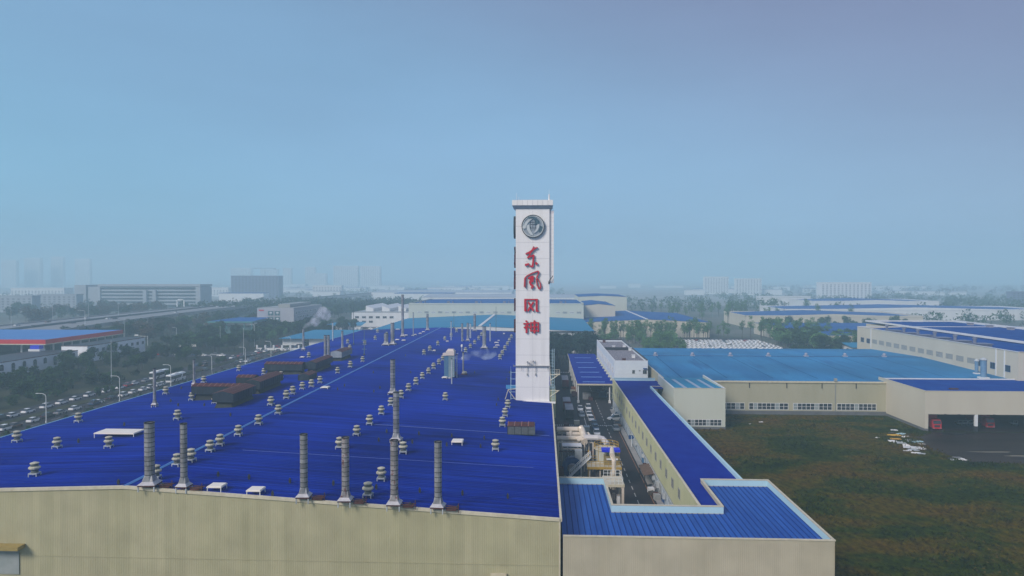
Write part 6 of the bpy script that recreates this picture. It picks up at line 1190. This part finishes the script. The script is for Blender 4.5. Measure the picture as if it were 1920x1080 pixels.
def scatter(kinds,n,x0,x1,y0,y1,s0,s1,lab,grp,avoid=()):
    pts=[]; t_=0
    while len(pts)<n and t_<n*40:
        t_+=1; x=rg.uniform(x0,x1); y=rg.uniform(y0,y1)
        if any(a<=x<=c and b<=y<=d for a,b,c,d in avoid) or any((x-u)**2+(y-v)**2<(3.2*s0)**2 for u,v in pts): continue
        pts.append((x,y))
    for i,(x,y) in enumerate(sorted(pts,key=lambda p:p[0]/p[1])): plant(kinds,x,y,rg.uniform(s0,s1),lab+', '+nth(i)+' from the left',grp)
scatter(PINE,46,3,27,340,384,.92,1.2,'dark blue green conifer in the grove closing the factory yard','conifers closing the yard',[(-1,345,60,362)])
scatter(PINE,12,3,13,362,370,1.0,1.2,'dark conifer in the front row of the grove beyond the crossing','front conifers of the grove')
scatter(POP,50,33,130,470,504,.85,1.25,'pale green poplar before the twin gabled hall','poplars before the twin gabled hall')
scatter(LGREEN,22,34,84,425,468,.8,1.2,'soft green tree between white office block and twin hall','green trees beyond the office block')
scatter(LGREEN,26,60,84,395,430,.6,.9,'low green tree hiding the foot of the twin hall','low green trees beyond the office block')
scatter(POP,30,128,190,450,512,.9,1.3,'tall hazy poplar right of the storage lot','poplars beyond the storage lot',[(84,425,153,500)])
scatter(BROAD,34,150,205,395,462,.9,1.45,'bushy green tree right of the new car lot','bushy trees beyond the car lot',[(174,392,202,412)])
scatter(LGREEN,34,150,196,398,470,.8,1.3,'mid green tree filling the gap beside the new car lot','green trees filling the gap',[(174,392,202,412)])
scatter(SHRUB,40,150,200,380,420,1.0,1.6,'low bush at the foot of the trees by the car lot','bushes by the car lot',[(174,392,202,412)])
scatter(BROAD,20,190,330,560,610,.8,1.3,'hazy tree before the white parapet hall','trees before the parapet hall')
scatter(POP,40,120,330,640,840,1.0,1.5,'hazy poplar in the field behind the twin hall','poplars in the hazy field',[(178,600,330,690),(250,715,520,805)])
# west side
scatter(BROAD,46,-236,-181,300,368,.6,1.0,'dark tree on the slope between white house and avenue','trees on the slope by the avenue')
scatter(SHRUB,70,-236,-181,215,300,.9,1.7,'dark rounded shrub on the bank left of the avenue','shrubs on the bank')
scatter(BROAD,12,-236,-196,255,300,.55,.85,'small dark tree below the arched white house','small trees below the arched house')
scatter(BROAD,46,-236,-180,389,470,.8,1.25,'green tree beyond the side street','trees beyond the side street',[(-236,345,-222,398)])
scatter(LGREEN,16,-225,-180,395,520,.7,1.0,'lighter green tree beyond the side street','lighter trees beyond the side street')
scatter(BROAD,40,-330,-262,440,640,1.0,1.5,'tree in the belt below the flyover','trees below the flyover')
scatter(RUSTY,26,-330,-262,430,620,1.0,1.4,'russet autumn tree in the belt below the flyover','russet trees below the flyover')
scatter(BROAD,30,-262,-176,480,556,.9,1.3,'tree around the green pavilion','trees around the pavilion',[(-264,518,-224,557)])
scatter(BROAD,34,-205,-150,480,600,.8,1.3,'tree between cyan sheds and grey office block','trees by the cyan sheds',[(-186,560,-150,592),(-172,430,-120,480)])
scatter(BROAD,30,-250,-172,640,780,1.3,1.9,'large hazy tree behind the grey office block','large trees behind the grey office')
scatter(RUSTY,44,-560,-425,560,800,1.2,1.8,'russet tree in the row behind the flyover','russet trees behind the flyover')
scatter(BROAD,40,-620,-425,620,860,1.2,1.8,'dark hazy tree in the row behind the flyover','dark trees behind the flyover')
scatter(BROAD,16,-166,-162,240,350,.35,.5,'small clipped tree on the avenue median','small trees on the median')
scatter(SHRUB,16,-150.6,-150,170,330,.4,.55,'low shrub at the pavement edge by the fence posts','low shrubs by the pavement')
scatter(SHRUB,14,-122,-106,396,520,.9,1.3,'green shrub by the west eave behind the hall','shrubs behind the west eave',)
for k,(px,py) in enumerate(((147,696),(158,688),(130,692),(210,686),(216,690),(128,697))):
    p=hit(px,py,0); plant(BROAD,p.x,p.y,.85,'palm like dark tree in front of the white wing, %s of six'%nth(k),'trees before the white wing')
for L_ in (BROAD,RUSTY,PINE,POP,LGREEN,SHRUB):
    for o in L_:
        for c in kids(o): bpy.data.objects.remove(c)
        bpy.data.objects.remove(o)
# far woods: nobody could count these
def wood(name,n,x0,x1,y0,y1,h0,h1,m,seed):
    r=np.random.RandomState(seed); V=[];F=[]
    k=44; cx=r.uniform(x0,x1,n); cy=r.uniform(y0,y1,n); hh=r.uniform(h0,h1,n)
    d=r.normal(size=(n,k,3)); d/=np.linalg.norm(d,axis=2,keepdims=True); rad=hh[:,None,None]*np.array([.45,.45,.42]); c=np.stack([cx,cy,hh*.6],1)[:,None,:]+d*rad*r.uniform(.75,1.05,(n,k,1))
    c[:,:,2]=np.maximum(c[:,:,2],.3); tri=c[:,:,None,:]+r.uniform(-1,1,(n,k,3,3))*(hh[:,None,None,None]*.16)
    V=tri.reshape(-1,3); F=np.arange(len(V)).reshape(-1,3); me=bpy.data.meshes.new(name); me.from_pydata(V.tolist(),[],F.tolist()); me.materials.append(m); o=bpy.data.objects.new(name,me); col.objects.link(o); tag(o,kind='stuff')
wood('distant_wood',1500,330,1900,560,1500,7,13,leaf_dark,1)
wood('distant_wood',520,600,2600,1400,2600,10,16,leaf_dark,2)
wood('distant_wood',330,-1400,-640,760,1300,8,14,leaf_dark,3)
wood('distant_wood',260,-620,60,1000,2100,7,13,leaf_dark,4)
wood('distant_wood',500,-420,-170,760,1000,9,15,leaf_dark,5)
wood('distant_wood',200,110,700,820,1200,9,14,leaf_dark,6)
r_=random.Random(21); k=0
for (x0,x1,y0,y1,n_) in ((-1500,-650,1050,2600,26),(-600,100,1150,2600,22),(150,1300,1250,2800,24)):
    for i in range(n_):
        x=r_.uniform(x0,x1); y=r_.uniform(y0,y1); a=r_.uniform(40,130); b_=r_.uniform(20,50); h_=r_.uniform(7,16); k+=1
        o=thing('distant_hall','pale low town building in the haze, %s counted by distance order'%nth(k-1) if False else 'pale low building far off in the haze of the town','building',(x,y,0),0,'low buildings of the hazy town'); ob('wall',MB().box(-a/2,0,0,a/2,b_,h_),white2,o); ob('roof',MB().box(-a/2-.5,-.5,h_+.004,a/2+.5,b_+.5,h_+.8),MATS['roof_pale'] if i%3 else roof_far,o)
# ================================================================ smoke
def smoke(name,label,p0,p1,r0,r1,dens,colr,seed):
    m=bpy.data.materials.new(name); m.use_nodes=True; t=m.node_tree; t.nodes.clear(); o_=t.nodes.new('ShaderNodeOutputMaterial'); v=t.nodes.new('ShaderNodeVolumePrincipled'); v.inputs['Color'].default_value=(*colr,1)
    g=t.nodes.new('ShaderNodeNewGeometry'); n=t.nodes.new('ShaderNodeTexNoise'); n.inputs['Scale'].default_value=.32; n.inputs['Detail'].default_value=4; t.links.new(g.outputs['Position'],n.inputs['Vector'])
    mr=t.nodes.new('ShaderNodeMapRange'); mr.inputs[1].default_value=.42; mr.inputs[2].default_value=.75; mr.inputs[3].default_value=0; mr.inputs[4].default_value=dens; t.links.new(n.outputs[0],mr.inputs[0]); t.links.new(mr.outputs[0],v.inputs['Density']); t.links.new(v.outputs[0],o_.inputs['Volume'])
    p0=Vector(p0);p1=Vector(p1); n_=9; pts=[p0.lerp(p1,i/(n_-1))+Vector((0,0,(0 if i==0 else .5*math.sin(i*1.3+seed)))) for i in range(n_)]
    rr=[r0+(r1-r0)*(i/(n_-1))**.8*(1+.25*math.sin(i*2.1+seed)) for i in range(n_)]; rr[-1]*=.5
    me=MB().tube(pts,1,10,rr=rr).mesh(name,m)
    import bmesh
    bm=bmesh.new(); bm.from_mesh(me); bmesh.ops.recalc_face_normals(bm,faces=bm.faces)
    if bm.calc_volume(signed=True)<0: bmesh.ops.reverse_faces(bm,faces=bm.faces)
    bm.to_mesh(me); bm.free(); o=ob(name,me); tag(o,label,'smoke',kind='stuff')
o1,p1,H1,r1=SP[569]; t0=p1+Vector((0,0,H1+.2)); smoke('steam_plume','white steam drifting right from the thin west chimney',t0,atY(618,582,p1.y+8),.4,3.6,.55,(.97,.97,1),1)
o1,p1,H1,r1=SP[847]; t0=p1+Vector((0,0,H1+.1)); smoke('smoke_trail','thin bluish smoke trailing right from the filter plant pipe',t0,atY(930,660,p1.y+4),.35,1.9,.6,(.85,.93,1),2)
# ================================================================ haze
mh=bpy.data.materials.new('haze_air'); mh.use_nodes=True; t=mh.node_tree; t.nodes.clear(); o_=t.nodes.new('ShaderNodeOutputMaterial'); v=t.nodes.new('ShaderNodeVolumePrincipled')
v.inputs['Density'].default_value=HAZE_DENS; v.inputs['Color'].default_value=HAZE_COL; v.inputs['Anisotropy'].default_value=0.0; t.links.new(v.outputs[0],o_.inputs['Volume'])
mb=MB(); mb.box(-7300,-900,-1.0,7300,9300,140.0); tag(ob('haze',mb,mh),kind='stuff')
